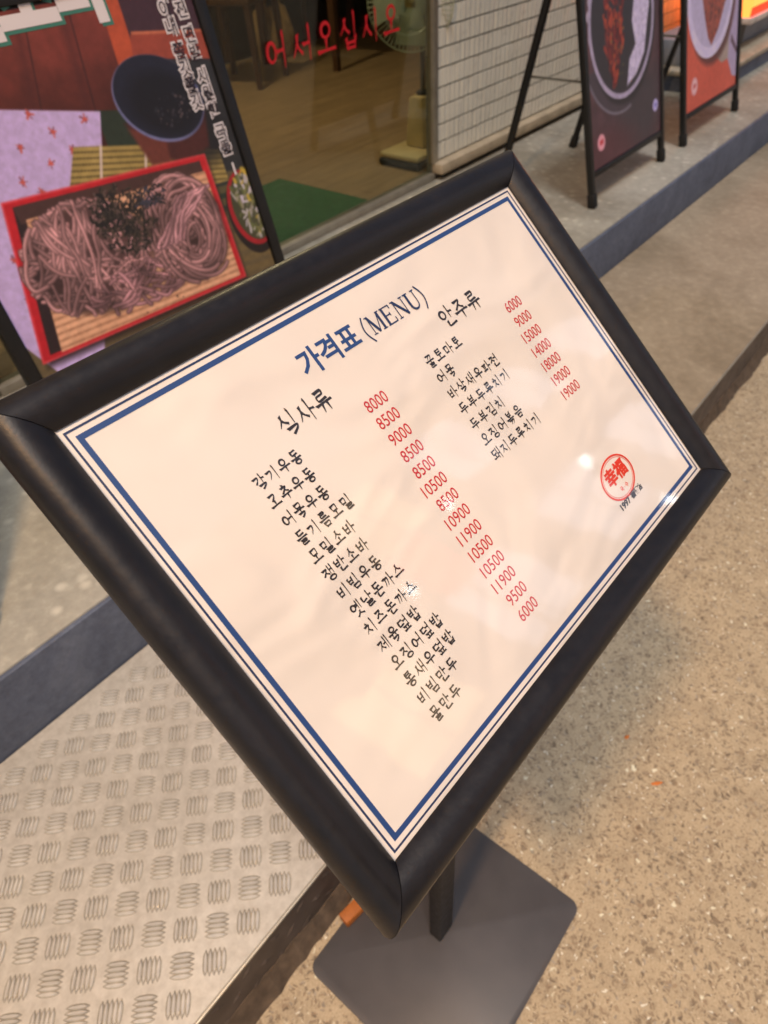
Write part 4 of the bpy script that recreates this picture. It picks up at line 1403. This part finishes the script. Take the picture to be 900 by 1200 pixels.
counter = thing('dark_fill_counter', 'near black counter added to fill the dark at the rear of the shop', 'counter', (3.6, 4.75, FLOOR_Z))
M_blk = worn('dark_fill_wood', L(36, 28, 24), 0.5, 0, 0.3, 6, 0.1)  # near-black tone stands in for the darkness at the back of the room
MB().box(-3.2, 3.4, -0.25, 0.25, 0.001, 1.0).build('counter_front', M_blk, counter)
MB().box(-3.25, 3.45, -0.32, 0.28, 1.0005, 1.04).build('counter_top', M_wd, counter, bevel=0.006)
for k in range(8):
    MB().box(-3.1 + k * 0.8, -3.06 + k * 0.8, -0.268, -0.2505, 0.02, 0.98).build('front_batten', M_wd, counter)
table('dark wood dining table beside the blue cushioned chair', 4.35, 3.95, 0.1)
chair('dark wooden chair with a blue cushion inside the shop', 3.40, 3.95, R(200), M_cushb)
chair('dark wooden chair with an orange cushion inside the shop', 2.75, 4.0, R(165), M_cusho)
M_tan = worn('tan_canvas', L(170, 138, 90), 0.9, 0, 0.3, 20, 0.4)
bag = thing('tote_bag', 'tan canvas tote bag on the floor under the dining table', 'bag', (4.0, 4.3, FLOOR_Z))
MB().loft([[(-.13, -.06, .001), (.13, -.06, .001), (.13, .06, .001), (-.13, .06, .001)], [(-.15, -.075, .14), (.15, -.075, .14), (.15, .075, .14), (-.15, .075, .14)], [(-.13, -.03, .3), (.13, -.03, .3), (.13, .03, .3), (-.13, .03, .3)]]).build('pouch', M_tan, bag, bevel=.02)
for s in (-1, 1):
    MB().tube([(-.07, s * .03, .29), (-.05, s * .035, .40), (.05, s * .035, .40), (.07, s * .03, .29)], 0.008, 6).build('handle', M_tan, bag, smooth=True)

# ------------------------------------------------------------------ neighbour's platform and lit sign box
M_bluegrey = worn('blue_grey_paint', L(128, 134, 146), 0.55, 0, 0.25, 6, 0.2)
plat = thing('entrance_platform', 'pale stone platform with a blue grey riser beyond the orange sign', 'platform', (6.5, 1.6, LEDGE_Z))
o = MB().box(-2.2, 6.0, -0.27, 0.2, 0.001, 0.075).build('riser', M_riser, plat)
o = MB().box(-2.22, 6.0, -0.285, 0.2, 0.0755, 0.10).build('tread_slab', M_ledge2, plat, bevel=0.006)

cab = thing('sign_cabinet', 'blue grey counter with a dark panel under the glowing orange light box', 'cabinet', (5.0, 1.60, LEDGE_Z + 0.10))
MB().box(-0.62, 3.5, -0.13, 0.15, 0.001, 0.118).build('counter_body', M_bluegrey, cab, bevel=0.006)
MB().box(-0.22, 0.04, -0.137, -0.1305, 0.004, 0.112).build('dark_panel', M_blackpost, cab)
M_lit = flat('lit_orange_face', L(240, 110, 40), 0.4, L(255, 140, 60), 2.0)
lb = thing('light_box', 'glowing orange and red light box on the blue grey counter', 'light box', (5.02, 1.58, LEDGE_Z + 0.2185))
MB().box(-0.12, 3.5, -0.18, 0.15, 0.0, 0.03).build('lower_rim', worn('white_rim', L(214, 206, 200), 0.4), lb, bevel=0.004)
MB().box(-0.10, 3.48, -0.16, 0.13, 0.0305, 0.60).build('lit_face', M_lit, lb)
MB().box(-0.12, 3.5, -0.18, 0.15, 0.6005, 0.63).build('upper_rim', MATS['white_rim'], lb, bevel=0.004)
MB().box(-0.1005, 3.4805, -0.1607, -0.1601, 0.0305, 0.075).build('red_band', flat('lit_red_band', L(240, 50, 20), 0.4, L(255, 40, 10), 2.0), lb)

# ------------------------------------------------------------------ small things on the ground
wedge = MB()
wedge.loft([[(-0.026, -0.011, 0), (-0.026, 0.011, 0), (-0.026, 0.011, 0.022), (-0.026, -0.009, 0.02)], [(0.028, -0.012, 0), (0.028, 0.012, 0), (0.028, 0.012, 0.012), (0.028, -0.01, 0.011)]])
o = wedge.build('wooden_wedge', M_wood_or, bevel=0.002)
o.location = (0.243, 0.3505, 0.0062); o.rotation_euler = (0, 0, R(-6))
tag(o, 'orange brown wooden wedge between the metal step and the stand base', 'wedge')
M_crumb = flat('orange_scrap', L(206, 120, 54), 0.7)
for k, (x, y, rz, l_) in enumerate(((0.775, 0.039, -0.75, 0.011), (0.831, 0.126, -0.3, 0.006))):
    mb = MB()
    mb.loft([[(-l_, -.002, 0), (-l_, .002, 0), (-l_ * .8, .001, .002)], [(0, -.004, 0), (0, .004, 0), (0, .001, .004)], [(l_, -.001, 0), (l_, .0015, 0), (l_ * .9, .0005, .0015)]])
    o = mb.build('leaf_scrap', M_crumb)
    o.location = (x, y, 0.0005); o.rotation_euler = (0, 0, rz)
    tag(o, ('larger orange leaf scrap on the speckled street', 'smaller orange crumb on the speckled street near the stand')[k], 'leaf scrap', 'orange scraps on the street')

# ------------------------------------------------------------------ lamps
M_lampm = worn('lamp_housing', L(60, 60, 62), 0.4, 0.6)
def lamp(name, label, loc, bulb_r, col, estr, watt, hang=0.4):
    t = thing(name, label, 'lamp', loc)
    M_b = flat(name + '_bulb', (*col, 1), 0.4, (*col, 1), estr)
    MB().lathe([(0.012, bulb_r * 2.2), (0.03, bulb_r * 2.1), (bulb_r * 2.1, bulb_r * 0.55), (bulb_r * 2.2, bulb_r * 0.45), (bulb_r * 1.9, bulb_r * 0.6), (0.02, bulb_r * 1.7)], 24).build('shade', M_lampm, t, smooth=True)
    MB().lathe([(bulb_r * math.sin(a) + 1e-4, -bulb_r * math.cos(a)) for a in np.linspace(0.02, 3.1, 12)], 16).build('bulb', M_b, t, smooth=True)
    MB().tube([(0, 0, bulb_r * 2.1), (0, 0, bulb_r * 2.1 + hang)], 0.008, 8).build('stem', M_lampm, t, smooth=True)
    if watt:
        d = bpy.data.lights.new(name + '_light', 'POINT')
        d.energy = watt; d.color = col; d.shadow_soft_size = bulb_r * 1.2
        o = bpy.data.objects.new('lamp_light', d)
        COL.objects.link(o); o.parent = t
        o.location = (0, 0, -bulb_r * 1.6)
    return t
lamp('street_lantern', 'warm lamp hung high over the street behind the menu stand', (-1.35, -0.02, 4.0), 0.14, (1.0, 0.60, 0.28), 8.0, 310, 0.9)
lamp('interior_fill_lamp', 'unseen warm pendant lamp added to light the shop interior', (2.6, 3.4, 2.45), 0.07, (1.0, 0.74, 0.45), 3.0, 75, 0.5)  # unseen lamp, added to brighten the room behind the glass

# lamps and a lit sign across the street, seen only as glints in the clear sheet
def far_lamp(label, x, y, z, r_):
    t = thing('street_lamp', label, 'lamp', (x, y, 0))
    MB().tube([(0, 0, 0.0), (0, 0, z - 0.1), (0, 0.06, z + 0.02), (0, 0.02, z + 0.06)], 0.02, 8).build('pole', M_lampm, t, smooth=True)
    MB().lathe([(0.02, z + 0.07), (r_ * 1.6, z + r_ * 0.9), (r_ * 1.7, z + r_ * 0.5)], 16).build('cap', M_lampm, t, smooth=True)
    MB().lathe([(r_ * math.sin(a) + 1e-4, z - r_ * math.cos(a)) for a in np.linspace(0.02, 3.1, 10)], 14).build('bulb', M_farbulb, t, smooth=True)
M_farbulb = flat('cool_white_bulb', (1, 1, 1, 1), 0.4, (0.86, 0.93, 1.0, 1), 20.0)
far_lamp('slim lamp post across the street with a small round bulb', 4.70, -3.50, 3.02, 0.042)
far_lamp('tall lamp post across the street beside the red lit sign', 3.78, -3.74, 3.90, 0.038)
far_lamp('tall lamp post across the street left of the red lit sign', 3.10, -4.24, 3.87, 0.045)
far_lamp('short lamp post across the street with a low white bulb', 4.87, -3.72, 2.32, 0.045)
rs = thing('sign_post', 'red lit signboard on a post across the street', 'sign', (3.5, -4.3, 0))
MB().box(-0.17, 0.17, -0.03, 0.03, 3.5, 4.25).build('lit_board', flat('lit_red_board', L(220, 60, 50), 0.4, L(255, 70, 50), 3.0), rs, bevel=0.01)
MB().tube([(0, 0, 0), (0, 0, 3.5)], 0.025, 8).build('pole', M_lampm, rs, smooth=True)

# ------------------------------------------------------------------ unseen building across the street, window glow added for reflections
opp = thing('brick_building', 'unseen brown three storey building across the street, glow added to some windows for reflections', 'building', (6.0, -8.0, 0))
M_ob = worn('brown_render', L(112, 96, 84), 0.8, 0, 0.3, 2, 0.3)
M_of = worn('dark_window_frame', L(60, 58, 56), 0.5)
M_og = worn('dark_window_glass', L(30, 34, 40), 0.1, 0, 0.1, 3, 0)
M_oc = flat('window_fill_cool', L(220, 226, 236), 0.4, L(214, 228, 255), 1.25)  # window glow added to give the clear sheet reflections
M_ow = flat('window_fill_warm', L(236, 214, 180), 0.4, L(255, 216, 160), 1.25)
MB().box(-9, 13, -4, 0, 0, 9.6).build('wall', M_ob, opp)
MB().box(-9.1, 13.1, -4.1, 0.12, 9.601, 9.9).build('parapet', M_of, opp)
rw = random.Random(8)
for fl in range(3):
    for k in range(8):
        x0, z0 = -8.2 + k * 2.6, 1.0 + fl * 3.0
        fr_ = MB().box(x0, x0 + 1.6, 0.001, 0.05, z0, z0 + 1.7).build('window', M_of, opp)
        lit_m = rw.choice((M_oc, M_ow, M_og, M_oc, M_og))
        for q in range(2):
            MB().box(x0 + 0.06 + q * 0.77, x0 + 0.77 + q * 0.77, 0.0505, 0.056, z0 + 0.06, z0 + 1.64).build('pane', lit_m, fr_)
